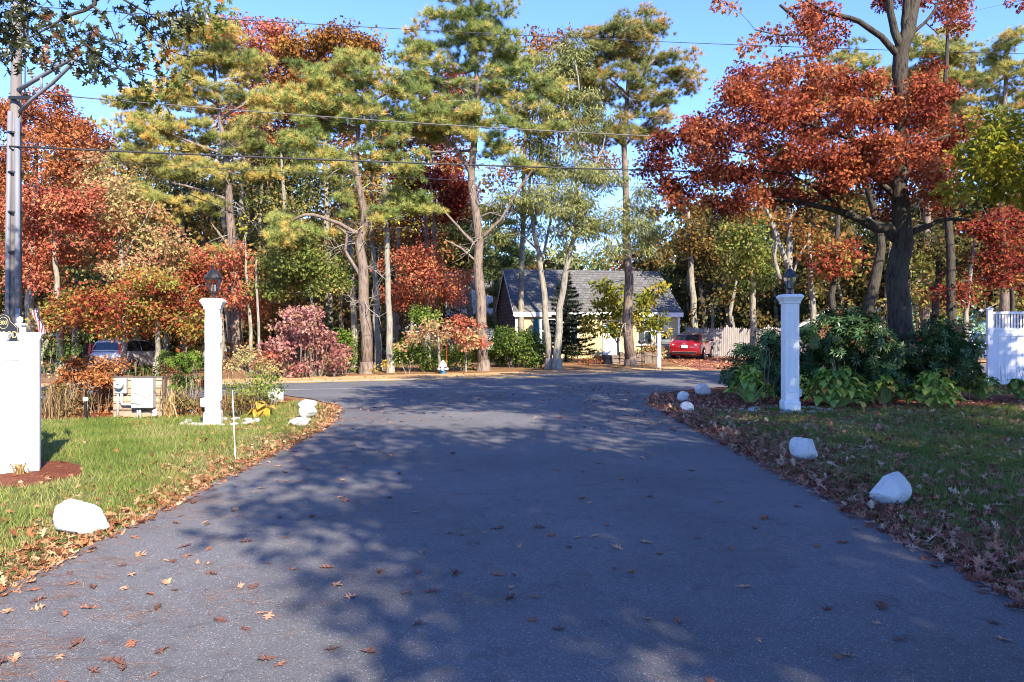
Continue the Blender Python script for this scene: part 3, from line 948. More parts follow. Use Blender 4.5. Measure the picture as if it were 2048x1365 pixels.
# ------------------------------------------------------------------ gate posts with lanterns
def lamp_post(label, x, y, rz, zs, outlet_side, h):
    t = thing('lamp_post', label, 'lamp post', (x, y, 0), rz, 'white gate posts with lanterns')
    H = 2.2 * zs
    m = MB()
    m.box(-h, h, -h, h, 0, H - 0.10)
    m.build('shaft', M['white_paint'], t, bevel=0.006)
    m = MB()
    m.sq([(h + 0.021, 0.0), (h + 0.021, 0.19), (h + 0.014, 0.215), (h + 0.004, 0.225)])
    m.build('base_plinth', M['white_paint'], t, bevel=0.004)
    m = MB()
    m.sq([(h + 0.003, H - 0.20), (h + 0.02, H - 0.185), (h + 0.022, H - 0.15), (h + 0.04, H - 0.12), (h + 0.062, H - 0.075), (h + 0.072, H - 0.07), (h + 0.072, H - 0.035), (h + 0.055, H - 0.02), (h + 0.03, H)])
    m.build('cap_moulding', M['white_paint'], t, bevel=0.003)
    # raised panel frames on the four faces
    for f in range(4):
        rot = Matrix.Rotation(f * PI / 2, 4, 'Z')
        for z0, z1 in ((0.40, 1.30), (1.42, H - 0.36)):
            m = MB()
            w2, th = h * 0.6, 0.018
            y0, y1 = -h - 0.011, -h + 0.002
            m.box(-w2, -w2 + th, y0, y1, z0, z1); m.box(w2 - th, w2, y0, y1, z0, z1)
            m.box(-w2 + th, w2 - th, y0, y1, z0, z0 + th); m.box(-w2 + th, w2 - th, y0, y1, z1 - th, z1)
            o = m.build('panel_frame', M['white_paint'], t, bevel=0.004)
            o.data.transform(rot)
    # lantern
    ln = H
    m = MB()
    m.lathe([(0.045, ln), (0.04, ln + 0.02), (0.025, ln + 0.03), (0.025, ln + 0.09), (0.055, ln + 0.105), (0.065, ln + 0.12)], 14)
    m.build('lantern_base', M['black_metal'], t, smooth=False)
    prof = [(0.070, 0.12), (0.095, 0.18), (0.125, 0.27), (0.14, 0.34)]
    m = MB()
    m.lathe([(r - 0.003, ln + z) for r, z in prof], 8, cap=False)
    m.build('lantern_glass', clear, t)
    m = MB()
    for k in range(8):
        a = 2 * PI * k / 8
        m.tube([(r * math.cos(a), r * math.sin(a), ln + z) for r, z in prof], 0.0042, 5)
    m.lathe([(0.15, ln + 0.335), (0.157, ln + 0.345), (0.157, ln + 0.365), (0.145, ln + 0.37)], 16)
    m.build('lantern_cage', M['black_metal'], t)
    m = MB()
    hood = [(0.14, 0.37), (0.118, 0.415), (0.08, 0.465), (0.042, 0.50), (0.03, 0.505)]
    m.lathe([(r, ln + z) for r, z in hood], 8)
    for k in range(8):
        a = 2 * PI * k / 8
        m.tube([(r * 1.01 * math.cos(a), r * 1.01 * math.sin(a), ln + z) for r, z in hood], 0.005, 5)
    m.lathe([(0.03, ln + 0.505), (0.03, ln + 0.52), (0.012, ln + 0.53), (0.012, ln + 0.545), (0.024, ln + 0.555), (0.024, ln + 0.57), (0.008, ln + 0.585), (0.003, ln + 0.64)], 10)
    m.build('lantern_hood', hoodm if outlet_side > 0 else M['black_metal'], t)
    m = MB()
    for a in range(3):
        ca, sa = 0.03 * math.cos(a * 2.1), 0.03 * math.sin(a * 2.1)
        m.lathe([(0.012, ln + 0.125), (0.012, ln + 0.20), (0.010, ln + 0.205), (0.013, ln + 0.225), (0.002, ln + 0.262)], 8, ca, sa)
    m.build('candle_bulbs', M['panel_grey'], t)
    m = MB()
    xo = outlet_side * (h + 0.055)
    m.box(min(xo, xo - outlet_side * 0.055), max(xo, xo - outlet_side * 0.055), -0.06, 0.06, 0.30, 0.46)
    m.box(xo - 0.006, xo + 0.03 if outlet_side > 0 else xo + 0.006, -0.05, 0.05, 0.31, 0.45) if outlet_side > 0 else m.box(xo - 0.03, xo + 0.006, -0.05, 0.05, 0.31, 0.45)
    m.build('outlet_box', M['grey_metal'], t, bevel=0.004)
    return t
clear = clear_glass('lantern_clear_glass')
hoodm = mat('hood_grey', (0.06, 0.06, 0.07), 0.3, metal=0.6, spec=0.5)
lamp_post('sunlit white lamp post on the lawn beside the wooden meter board', -5.25, 12.3, R(14), 1.0, -1, 0.118)
lamp_post('shaded white lamp post with panelled faces in front of the rhododendrons', 5.62, 14.15, R(-3), 1.075, 1, 0.138)

# ------------------------------------------------------------------ entrance wall with its sign
wl = thing('entrance_wall', 'bright white entrance wall with capped pillars at the left edge of the lawn', 'wall', (-5.51, 8.16, 0), R(30))
def wall_pillar(x0, x1):
    m = MB(); m.box(x0, x1, 0, 0.26, 0, 1.555); m.build('pillar', M['white_paint'], wl, bevel=0.004)
    m = MB()
    c, hw_ = (x0 + x1) / 2, (x1 - x0) / 2
    prof = [(0.004, 1.53), (0.009, 1.545), (0.016, 1.575), (0.02, 1.578), (0.02, 1.60), (0.008, 1.612), (-0.03, 1.622)]
    n = len(prof); vs_ = []
    for e, z in prof:
        vs_ += [(x0 - e, -e, z), (x1 + e, -e, z), (x1 + e, 0.26 + e, z), (x0 - e, 0.26 + e, z)]
    fs_ = [(4 * i + k, 4 * i + (k + 1) % 4, 4 * i + 4 + (k + 1) % 4, 4 * i + 4 + k) for i in range(n - 1) for k in range(4)] + [(3, 2, 1, 0), (4 * n - 4, 4 * n - 3, 4 * n - 2, 4 * n - 1)]
    m.add(vs_, fs_); m.build('pillar_cap', M['white_paint'], wl)
wall_pillar(-0.195, 0.0)
wall_pillar(-0.62, -0.315)
for z0, z1, y0 in ((0, 1.30, 0.012), (1.301, 1.318, 0.03), (1.319, 1.515, 0.012)):
    m = MB(); m.box(-0.3145, -0.1955, y0, 0.25 - y0, z0, z1); m.build('panel', M['white_paint'], wl)
m = MB(); m.box(-2.2, -0.6205, 0.012, 0.24, 0, 1.5); m.build('panel', M['white_paint'], wl)
m = MB(); m.box(-0.60, -0.16, -0.0065, -0.001, 1.298, 1.306); m.build('groove', mat('groove_grey', (0.3, 0.3, 0.3), 0.7), wl)

fp = thing('finial_post', 'small white post with a ball finial beside the address sign', 'post', (*W(40, 0, 8.75)[:2], 0))
m = MB()
m.sq([(0.045, 0), (0.045, 1.70), (0.058, 1.705), (0.058, 1.72), (0.02, 1.735)])
m.lathe([(0.012, 1.735), (0.03, 1.75), (0.036, 1.775), (0.03, 1.80), (0.006, 1.815)], 10)
m.build('shaft', M['white_paint'], fp)

sg = thing('address_sign', 'black arched address sign with gold lettering above the white entrance wall', 'sign', (-6.31, 8.70, 0))
def arch_outline(w, zb, zs, zt, rad):
    pts = [(-w, zb), (w, zb), (w, zs)]
    pts += [(w - 0.03, zs + 0.02), (rad + 0.06, zs + 0.03), (rad + 0.03, zs + 0.06)]
    for k in range(13):
        a = PI * k / 12
        pts.append((rad * math.cos(a), (zt - rad) + rad * math.sin(a)))
    pts += [(-rad - 0.03, zs + 0.06), (-rad - 0.06, zs + 0.03), (-w + 0.03, zs + 0.02), (-w, zs)]
    return pts
m = MB(); m.prism(arch_outline(0.185, 1.49, 1.675, 1.85, 0.088), -0.012, 0.02); m.build('board', M['sign_black'], sg)
m = MB()
ol = [(x * 0.93, 1.67 + (z - 1.67) * 0.92) for x, z in arch_outline(0.185, 1.49, 1.675, 1.85, 0.088)]
m.tube([(x, -0.014, z) for x, z in ol + ol[:1]], 0.0022, 5)
m.tube([(0.058 * math.cos(2 * PI * k / 24), -0.015, 1.735 + 0.072 * math.sin(2 * PI * k / 24)) for k in range(25)], 0.003, 5)
m.build('gold_border', M['gold'], sg)
def text(body, size, loc, parent, material, name, ext=0.003, sx=1.0):
    cu = bpy.data.curves.new(name, 'FONT')
    cu.body = body; cu.size = size; cu.extrude = ext; cu.align_x = 'CENTER'; cu.align_y = 'CENTER'
    o = bpy.data.objects.new(name, cu)
    C.objects.link(o)
    bpy.context.view_layer.update()
    dg = bpy.context.evaluated_depsgraph_get()
    me = bpy.data.meshes.new_from_object(o.evaluated_get(dg))
    bpy.data.objects.remove(o)
    me.name = name
    me.transform(Matrix.Translation(Vector(loc)) @ Matrix.Rotation(PI / 2, 4, 'X') @ Matrix.Diagonal((sx, 1, 1, 1)))
    me.materials.clear(); me.materials.append(material)
    ob = bpy.data.objects.new(name, me)
    C.objects.link(ob); ob.parent = parent
    return ob
text('300', 0.072, (0.0, -0.016, 1.735), sg, M['gold'], 'house_number', sx=0.8)
text('nWOOD', 0.115, (0.005, -0.016, 1.585), sg, M['gold'], 'lettering', sx=0.74)

# small flag on a stick beside the pillar
fl = thing('small_flag', 'small striped flag on a thin stick behind the white wall pillar', 'flag', (-5.99, 8.85, 0))
m = MB(); m.tube([(0.03, 0, 1.45), (0.0, 0, 1.95)], 0.006, 6); m.build('stick', M['black_metal'], fl)
fw = MB()
nu, nv = 26, 12
def fpt(u, v):      # u along the fly (hangs down), v along the hoist
    x = 0.0 - 0.085 * v * (1 - 0.35 * u) + 0.10 * u - 0.02 * math.sin(u * 7 + v * 3) * u
    z = 1.93 - 0.32 * u - 0.05 * v - 0.05 * v * u
    y = -0.01 - 0.028 * math.sin(v * 9 + u * 4)
    return (x, y, z)
vv = [fpt(i / nu, j / 13) for i in range(nu + 1) for j in range(14)]
for i in range(nu):
    for j in range(13):
        a = i * 14 + j
        mi = 2 if (i < nu * 0.4 and j < 7) else (0 if j % 2 == 0 else 1)
        if mi == 2 and (i + j) % 3 == 0 and i % 2: mi = 1
        fw.add([vv[a], vv[a + 1], vv[a + 15], vv[a + 14]], [(0, 1, 2, 3)], mi)
fw.build('cloth', [mat('flag_red', (0.2, 0.02, 0.03), 0.8), mat('flag_white', (0.36, 0.34, 0.38), 0.8), mat('flag_blue', (0.02, 0.025, 0.07), 0.8)], fl, fix=False)

# ------------------------------------------------------------------ utility pole and wires
PX, PY = -11.35, 16.0
pl = thing('utility_pole', 'tall grey utility pole with conduits and a bracket arm behind the entrance wall', 'utility pole', (PX, PY, 0))
m = MB(); m.tube([(0.0, 0, -0.1), (0.0, 0, 5), (0.03, 0, 9.08)], [0.135, 0.12, 0.10], 14); m.build('pole', M['pole_wood'], pl, smooth=True)
m = MB(); m.tube([(0.135, -0.12, 2.15), (0.13, -0.12, 4.2), (0.125, -0.12, 6.45)], 0.058, 10); m.tube([(0.135, -0.12, 2.15), (0.135, -0.12, 0)], 0.045, 8)
m.build('conduit', M['conduit'], pl, smooth=True)
m = MB(); m.tube([(-0.11, -0.13, 0.0), (-0.07, -0.14, 4.0), (-0.03, -0.13, 6.6)], 0.05, 10); m.build('conduit', M['conduit'], pl, smooth=True)
for z in (3.4, 4.3, 5.2, 6.1):
    m = MB(); m.lathe([(0.175, z), (0.175, z + 0.04)], 14, 0.03, -0.03); m.build('strap', M['black_metal'], pl)
m = MB()
m.tube([(0.1, -0.05, 7.11), (0.7, -0.25, 7.32), (1.35, -0.5, 7.52), (1.95, -0.7, 7.72)], 0.048, 10)
m.tube([(0.13, -0.05, 6.62), (0.55, -0.2, 6.88), (1.1, -0.4, 7.14), (1.6, -0.58, 7.45), (1.85, -0.68, 7.66)], 0.038, 10)
m.tube([(0.78, -0.28, 7.0), (0.78, -0.28, 7.34)], 0.03, 8)
m.build('bracket_arm', M['conduit'], pl, smooth=True)
m = MB(); m.lathe([(0.02, 8.3), (0.055, 8.34), (0.06, 8.72), (0.03, 8.78), (0.02, 8.86)], 10, 0.27, -0.05); m.tube([(0.27, -0.05, 8.3), (0.25, -0.05, 6.95)], 0.014, 5)
m.tube([(0.1, 0, 8.5), (0.27, -0.05, 8.5)], 0.02, 6)
m.build('fuse_cutout', M['black_metal'], pl)
m = MB()
m.box(-0.02, 0.62, -0.2, -0.15, 6.86, 6.93); m.lathe([(0.03, 6.93), (0.05, 6.97), (0.02, 7.03)], 8, 0.35, -0.17); m.lathe([(0.03, 6.93), (0.05, 6.97), (0.02, 7.03)], 8, 0.55, -0.17)
m.tube([(0.1, -0.1, 6.4), (0.3, -0.2, 6.6), (0.2, -0.2, 6.9)], 0.012, 5)
m.build('insulator', M['black_metal'], pl)

def wire(label, a, b, sag, r, mt, seed=0):
    n = 26
    pts = []
    for i in range(n + 1):
        t = i / n
        p = Vector(a).lerp(Vector(b), t)
        p.z -= sag * 4 * t * (1 - t)
        pts.append(p)
    o = MB(); o.tube(pts, r, 5)
    ob = o.build('overhead_wire', mt, smooth=True)
    return tag(ob, label, 'wire')
WE = (30, 23.0)
wire('thick lowest overhead wire crossing in front of the pines', (PX, PY - 0.2, 5.79), (*WE, 6.7), 0.30, 0.021, M['wire'])
wire('middle overhead wire leaving the pole just below its bracket arm', (PX + 0.5, PY - 0.17, 7.0), (*WE, 7.9), 0.64, 0.014, M['wire_bare'])
wire('thin topmost overhead wire against the blue sky', (PX + 0.2, PY, 9.05), (*WE, 10.6), 0.35, 0.009, M['wire'])
wire('thin wire just under the thick lowest wire', (PX, PY - 0.1, 5.6), (*WE, 6.2), 0.45, 0.006, M['wire'])
wire('service wire sloping down from the pole into the trees', (PX + 0.2, PY, 6.62), W(640, 490, 29), 0.25, 0.014, M['wire'])
wire('left hand wire leaving the pole towards the photo edge', (PX, PY - 0.1, 5.82), (-26, 14.5, 5.9), 0.2, 0.02, M['wire'])

# ------------------------------------------------------------------ meter board
bd = thing('meter_board', 'low wooden meter board with an electric meter and grey panel box', 'meter board', (-6.98, 13.05, 0), R(3))
m = MB()
for k in range(5):
    z0 = 0.02 + k * 0.147
    m.box(-0.44, 0.44, 0.0, 0.045, z0, z0 + 0.142, 0)
m.build('plank_back', M['plank'], bd, bevel=0.004)
m = MB()
m.box(-0.47, -0.441, 0.046, 0.14, 0, 0.76); m.box(0.441, 0.47, 0.046, 0.14, 0, 0.76); m.box(-0.47, 0.47, -0.01, 0.14, 0.761, 0.775)
m.build('board_frame', mat('board_dark', (0.12, 0.09, 0.07), 0.8), bd)
m = MB(); m.box(-0.37, -0.165, -0.08, -0.002, 0.47, 0.755); m.build('meter_socket', M['panel_grey'], bd, bevel=0.008)
m = MB(); m.lathe([(0.088, -0.082), (0.088, -0.10), (0.08, -0.105), (0.078, -0.16), (0.06, -0.175)], 20, -0.275, 0.635, axis='Y')
mo = m.build('meter', M['grey_metal'], bd, smooth=False)
m = MB(); m.lathe([(0.058, -0.1755), (0.058, -0.178)], 20, -0.275, 0.635, axis='Y'); m.build('meter_dial', M['white_trim'], mo)
m = MB(); m.box(-0.30, -0.25, -0.181, -0.179, 0.640, 0.656); m.build('meter_display', M['black_metal'], mo)
m = MB(); m.box(-0.055, 0.34, -0.14, -0.002, 0.205, 0.752); m.build('panel_box', M['panel_grey'], bd, bevel=0.008)
m = MB()
m.tube([(-0.335, -0.05, 0.47), (-0.335, -0.05, -0.03)], 0.021, 10)
m.tube([(-0.265, -0.05, 0.47), (-0.265, -0.05, 0.30), (-0.25, -0.05, 0.265), (-0.20, -0.05, 0.262), (-0.06, -0.05, 0.262)], 0.026, 10)
m.tube([(0.03, -0.06, 0.205), (0.03, -0.06, -0.03)], 0.018, 10)
m.tube([(0.075, -0.06, 0.205), (0.075, -0.06, -0.03)], 0.018, 10)
m.build('conduit', M['pvc'], bd, smooth=True)
m = MB(); m.box(0.29, 0.37, -0.06, -0.002, 0.04, 0.17); m.build('outlet_box', M['grey_metal'], bd, bevel=0.005)

# thin things on the left lawn
x, y = G(468, 921)
st = thing('marker_stake', 'thin white marker stake standing on the lawn edge by the driveway', 'stake', (x, y, 0))
m = MB(); m.tube([(0.02, 0, -0.05), (-0.02, 0, 0.88)], 0.0065, 8); m.build('rod', M['white_trim'], st)
x, y = G(171, 840)
pt = thing('path_light', 'slim black path light with a white top at the mulch edge', 'path light', (x, y, 0))
m = MB(); m.tube([(0, 0, -0.03), (0, 0, 0.34)], 0.024, 10); m.build('stem', M['black_metal'], pt)
m = MB(); m.lathe([(0.02, 0.34), (0.04, 0.345), (0.045, 0.39), (0.03, 0.41), (0.005, 0.415)], 12); m.build('lens', M['white_trim'], pt)

# ------------------------------------------------------------------ painted boulders
def boulder(label, px, py, wpx, hpx, seed, rz=0, dfac=0.8, slope=0.0):
    x, y = G(px, py)
    k = y / F
    w2, h = wpx * k / 2, hpx * k
    rg = rng_of(seed)
    bm = bmesh.new()
    bmesh.ops.create_icosphere(bm, subdivisions=5, radius=1)
    planes = [(norm(rg.normal(size=3) * np.array([1, 1, 0.8]) + np.array([0, 0, 0.15])), rg.uniform(0.62, 0.92)) for _ in range(11)]
    for v in bm.verts:
        p = np.array(v.co)
        for n_, d in planes:
            e = p @ n_ - d
            if e > 0: p = p - n_ * e * 0.93
        q = Vector(p) + Vector((seed, 0, 0))
        p = p * (1 + 0.05 * mnoise.noise(q * 2.2) + 0.03 * mnoise.noise(q * 6) + 0.015 * mnoise.noise(q * 15))
        v.co = p
    co = np.array([v.co for v in bm.verts])
    lo, hi = co.min(axis=0), co.max(axis=0)
    for v in bm.verts:
        p = (np.array(v.co) - lo) / (hi - lo)
        v.co = ((p[0] - 0.5) * 2 * w2, (p[1] - 0.5) * 2 * w2 * dfac, (-0.12 * h + p[2] * 1.12 * h) * (1 + slope * (p[0] - 0.5) * 2) / (1 + abs(slope) * 0.5))
    me = bpy.data.meshes.new('boulder')
    bm.to_mesh(me); bm.free()
    me.polygons.foreach_set('use_smooth', [True] * len(me.polygons))
    me.materials.append(M['stone_paint'])
    o = bpy.data.objects.new('boulder', me)
    C.objects.link(o)
    o.location = (x, y + w2 * dfac * 0.7, 0); o.rotation_euler = (0, 0, rz)
    return tag(o, label, 'boulder', 'white painted boulders lining the driveway')
boulder('largest sunlit white boulder lying on leaves nearest the entrance wall', 148, 1072, 112, 66, 3, slope=-0.45)
boulder('low flat white boulder, front one of the sunlit corner group', 597, 854, 42, 18, 5)
boulder('pointed white boulder in the middle of the sunlit corner group', 612, 838, 36, 27, 8)
boulder('rounded white boulder at the back of the sunlit corner group', 610, 818, 38, 18, 11)
boulder('white boulder half hidden by the corner shrub beside the road', 548, 806, 32, 28, 14)
boulder('shaded white boulder farthest from the camera on the right corner', 1407, 790, 32, 22, 17)
boulder('shaded upright white boulder behind the small square one', 1367, 806, 24, 23, 20)
boulder('small square shaded white boulder at the leafy right corner', 1376, 826, 29, 22, 26)
boulder('rounded shaded white boulder in the leaves midway along the right edge', 1613, 922, 54, 47, 38, slope=-0.1)
boulder('big angular shaded white boulder nearest on the right lawn edge', 1792, 1014, 84, 70, 35, slope=0.3)

# small stones ringing the two post bases
def stone_ring(cx, cy, n, rx, ry, lab, grp, seed):
    rg = random.Random(seed)
    base = []
    for k in range(4):
        bm = bmesh.new()
        bmesh.ops.create_icosphere(bm, subdivisions=2, radius=1)
        for v in bm.verts:
            v.co = (v.co.x * rg.uniform(.85, 1.1), v.co.y * rg.uniform(.85, 1.1), v.co.z * 0.6 * rg.uniform(.9, 1.1))
        me = bpy.data.meshes.new('edging_stone'); bm.to_mesh(me); bm.free()
        me.materials.append(M['stone_paint'])
        base.append(me)
    for k in range(n):
        a = 2 * PI * k / n + rg.uniform(-.1, .1)
        f = rg.uniform(0.85, 1.1)
        o = bpy.data.objects.new('edging_stone', base[k % 4]); C.objects.link(o)
        s = rg.uniform(0.04, 0.075)
        o.location = (cx + rx * f * math.cos(a), cy + ry * f * math.sin(a), s * 0.3)
        o.scale = (s * 1.2, s, s * 0.8)
        o.rotation_euler = (0, 0, rg.uniform(0, 6))
        tag(o, lab, 'stone', grp)
stone_ring(-5.2, 12.45, 30, 0.62, 0.42, 'small white stone ringing the sunlit lamp post base', 'stones round the sunlit post', 2)
stone_ring(5.62, 14.3, 26, 0.85, 0.45, 'small pale stone ringing the shaded lamp post base', 'stones round the shaded post', 3)

# ------------------------------------------------------------------ hydrant
x, y = G(886, 748)
hy = thing('fire_hydrant', 'white topped blue fire hydrant on the pine needles across the road', 'hydrant', (x, y, 0))
m = MB(); m.lathe([(0.13, -0.03), (0.13, 0.03), (0.10, 0.035), (0.10, 0.30)], 14); m.build('barrel', mat('hydrant_blue', (0.03, 0.10, 0.18), 0.5), hy)
m = MB(); m.lathe([(0.15, 0.28), (0.155, 0.31), (0.13, 0.34), (0.10, 0.41), (0.05, 0.46), (0.04, 0.50), (0.0, 0.51)], 14); m.build('bonnet', M['white_paint'], hy)
m = MB()
m.lathe([(0.055, -0.18), (0.065, -0.16), (0.065, -0.13), (0.05, -0.08)], 12, 0.0, 0.19, axis='Y')
m.build('outlet_cap', M['white_paint'], hy)
for s in (1, -1):
    m = MB(); m.tube([(s * 0.09, 0, 0.18), (s * 0.15, 0, 0.18), (s * 0.155, 0, 0.18), (s * 0.20, 0, 0.18)], [0.035, 0.04, 0.055, 0.03], 10); m.build('outlet_cap', M['white_paint'], hy)
m = MB(); m.tube([(0.12, 0.1, 0.1), (0.14, 0.1, 1.15)], 0.009, 6); m.build('snow_flag', mat('marker_red', (0.5, 0.05, 0.03), 0.5), hy)

# ------------------------------------------------------------------ mailboxes
x, y = G(1318, 735)
mbx = thing('mailbox', 'dark mailbox on a tall white post at the roadside by the red car', 'mailbox', (x, y, 0))
m = MB(); m.box(-0.075, 0.075, -0.075, 0.075, -0.1, 1.42); m.sq([(0.09, 1.42), (0.09, 1.45), (0.04, 1.50), (0.0, 1.52)]); m.build('post', M['white_paint'], mbx)
m = MB()
m.prism([(-0.10, 1.02), (0.10, 1.02), (0.10, 1.14)] + [(0.10 * math.cos(a * PI / 8), 1.14 + 0.10 * math.sin(a * PI / 8)) for a in range(1, 8)] + [(-0.10, 1.14)], 0.08, 0.48, axis='X')
m.box(0.02, 0.46, -0.04, 0.04, 0.985, 1.018)
m.build('box', mat('mailbox_grey', (0.08, 0.09, 0.09), 0.4, spec=0.5), mbx)
x, y = G(1284, 737)
m2 = thing('mailbox', 'small black box on a thin post left of the white mailbox post', 'mailbox', (x, y, 0))
m = MB(); m.tube([(0, 0, -0.1), (0, 0, 1.05)], 0.022, 8); m.build('post', M['black_metal'], m2)
m = MB(); m.box(-0.13, 0.13, -0.1, 0.25, 1.05, 1.19); m.build('box', M['black_metal'], m2, bevel=0.03)

# ------------------------------------------------------------------ houses
M['clap_yellow'] = row_mat('clap_yellow', (0.52, 0.42, 0.23), (0.28, 0.22, 0.12), 0.11, var=0.04)
M['shingle_dark'] = row_mat('shingle_dark', (0.13, 0.12, 0.13), (0.03, 0.03, 0.035), 0.20, axis='X', brick=True, bw=0.5, var=0.2)
M['roof_grey'] = row_mat('roof_grey', (0.112, 0.11, 0.107), (0.048, 0.047, 0.046), 0.16, brick=True, bw=0.32, var=0.22)
M['roof_brown'] = row_mat('roof_brown', (0.24, 0.17, 0.14), (0.1, 0.07, 0.06), 0.2, brick=True, bw=0.3, var=0.2)
M['clap_white'] = row_mat('clap_white', (0.72, 0.72, 0.74), (0.42, 0.42, 0.45), 0.16, var=0.03)
M['clap_blue'] = row_mat('clap_blue', (0.26, 0.40, 0.47), (0.15, 0.24, 0.28), 0.16, var=0.05)
M['clap_green'] = row_mat('clap_green', (0.24, 0.42, 0.34), (0.14, 0.25, 0.2), 0.16, var=0.05)
M['brick'] = row_mat('brick', (0.40, 0.20, 0.15), (0.4, 0.36, 0.33), 0.075, brick=True, bw=0.21, var=0.2)
M['glass_dark'] = glass_mat('glass_dark', (0.03, 0.04, 0.045), 0.04)
M['shutter_teal'] = mat('shutter_teal', (0.04, 0.16, 0.22), 0.5)
M['fence_wood'] = mat('fence_wood', (0.26, 0.238, 0.22), 0.9, var=0.3, vscale=5, stretch=(6, 6, 0.4))
M['fieldstone'] = mat('fieldstone', (0.13, 0.10, 0.075), 0.9, var=0.4, vscale=5, bump=0.6, bscale=9)

def gable_house(name, label, loc, rz, wx, dy, eave, ridge, mf, ms, mr, over=0.22, cat='house'):
    """ridge along local x; front wall at local y=0"""
    t = thing(name, label, cat, loc, rz)
    m = MB(); m.box(0, wx, 0, 0.15, 0, eave); m.build('front_wall', mf, t)
    m = MB()
    m.prism([(0.151, 0), (dy, 0), (dy, eave), (dy / 2, ridge - 0.05), (0.151, eave + (ridge - 0.05 - eave) * 0.151 / (dy / 2))], 0.01, 0.15, axis='X')
    m.build('gable_wall', ms, t)
    m = MB()
    m.prism([(0.151, 0), (dy, 0), (dy, eave), (dy / 2, ridge - 0.05), (0.151, eave + (ridge - 0.05 - eave) * 0.151 / (dy / 2))], wx - 0.15, wx - 0.01, axis='X')
    m.build('gable_wall', ms, t)
    m = MB(); m.box(0.151, wx - 0.151, dy - 0.15, dy, 0, eave); m.build('back_wall', ms, t)
    sl = (ridge - eave) / (dy / 2)
    m = MB()
    for s in (0, 1):
        y0, y1 = -over, dy / 2
        z0, z1 = eave - sl * over, ridge
        q = [(y0, z0 + 0.02), (y1, z1 + 0.02), (y1, z1 + 0.14), (y0, z0 + 0.14)]
        if s: q = [(dy - a, b) for a, b in q]
        m.prism(q, -over * 0.6, wx + over * 0.6, axis='X')
    m.build('roof', mr, t)
    m = MB()
    m.box(-over * 0.6, wx + over * 0.6, -over - 0.02, -over + 0.03, eave - sl * over - 0.16, eave - sl * over + 0.10)
    m.box(-over * 0.6, wx + over * 0.6, -over + 0.03, -0.002, eave - sl * over - 0.10, eave - sl * over - 0.06)
    for xx in (-over * 0.6 - 0.03, wx + over * 0.6):
        for s in (0, 1):
            q = [(-over, eave - sl * over - 0.12), (dy / 2, ridge - 0.10), (dy / 2, ridge + 0.05), (-over, eave - sl * over + 0.05)]
            if s: q = [(dy - a, b) for a, b in q]
            m.prism(q, xx, xx + 0.03, axis='X')
    for xx in (-0.02, wx - 0.12):
        m.box(xx, xx + 0.14, -0.025, -0.002, 0, eave - 0.05)
    m.build('trim', M['white_trim'], t)
    return t

def window(t, x, z0, wd, ht, shutters=True, rows=2, colsn=2):
    m = MB()
    f = 0.07
    y0, y1 = -0.05, -0.003
    m.box(x, x + f, y0, y1, z0, z0 + ht); m.box(x + wd - f, x + wd, y0, y1, z0, z0 + ht)
    m.box(x + f, x + wd - f, y0, y1, z0, z0 + f); m.box(x + f, x + wd - f, y0, y1, z0 + ht - f, z0 + ht)
    m.box(x + f, x + wd - f, y0 + 0.004, y1, z0 + ht / 2 - 0.025, z0 + ht / 2 + 0.025)
    m.box(x + wd / 2 - 0.014, x + wd / 2 + 0.014, y0 + 0.01, y1, z0 + f, z0 + ht - f)
    m.box(x - 0.03, x + wd + 0.03, y0 - 0.04, y0, z0 - 0.05, z0 - 0.003)
    wn = m.build('window', M['white_trim'], t)
    m = MB(); m.box(x + f, x + wd - f, -0.022, -0.012, z0 + f, z0 + ht - f); m.build('pane', M['glass_dark'], wn)
    if shutters:
        for s in (-1, 1):
            xa = x - 0.40 if s < 0 else x + wd + 0.05
            m = MB(); m.box(xa, xa + 0.35, -0.035, -0.003, z0, z0 + ht)
            for k in range(9):
                zz = z0 + 0.06 + k * (ht - 0.12) / 9
                m.box(xa + 0.05, xa + 0.30, -0.047, -0.036, zz, zz + (ht - 0.12) / 9 * 0.7)
            m.build('shutter', M['shutter_teal'], t)
    return wn

hs = gable_house('cape_house', 'yellow one storey cape house with a long grey shingle roof behind the red car', (0.2, 40.0, 0), R(9.5), 9.9, 7.3, 2.72, 5.3, M['clap_yellow'], M['shingle_dark'], M['roof_grey'])
window(hs, 1.45, 0.85, 0.95, 1.45)
window(hs, 2.75, 0.85, 0.0001 + 0.95, 1.45, False)
window(hs, 7.25, 0.75, 0.95, 1.6, False)
window(hs, 8.35, 0.75, 0.85, 1.6, False)
m = MB(); m.box(5.15, 6.25, -0.07, -0.004, 0.05, 2.3); m.box(5.05, 6.35, -0.09, -0.004, 2.301, 2.45)
dr = m.build('front_door', M['white_trim'], hs)
m = MB(); m.box(5.32, 6.08, -0.085, -0.072, 1.45, 2.05); m.build('pane', M['shutter_teal'], dr)
m = MB(); m.lathe([(0.03, -0.072), (0.045, -0.12), (0.02, -0.14)], 8, 6.15, 1.05, axis='Y'); m.build('handle', M['black_metal'], dr)
m = MB(); m.box(4.7, 6.7, -1.1, -0.1, -0.05, 0.16); m.build('doorstep', M['fieldstone'], hs)

wh = gable_house('white_house', 'white two storey house with a dormer seen between the pine trunks', (-4.9, 52, 0), R(8), 7.5, 6.5, 4.6, 6.15, M['clap_white'], M['clap_white'], M['roof_grey'])
m = MB(); m.box(1.2, 4.0, -0.6, -0.002, 2.6, 4.35); m.build('dormer', M['white_trim'], wh)
window(wh, 4.6, 2.7, 0.9, 1.3, False); window(wh, 4.6, 0.7, 0.9, 1.3, False)
m = MB(); m.box(-0.95, -0.2, 1.0, 1.9, 0, 6.9); m.box(-1.0, -0.15, 0.95, 1.95, 6.901, 7.02); m.build('chimney', M['brick'], wh)

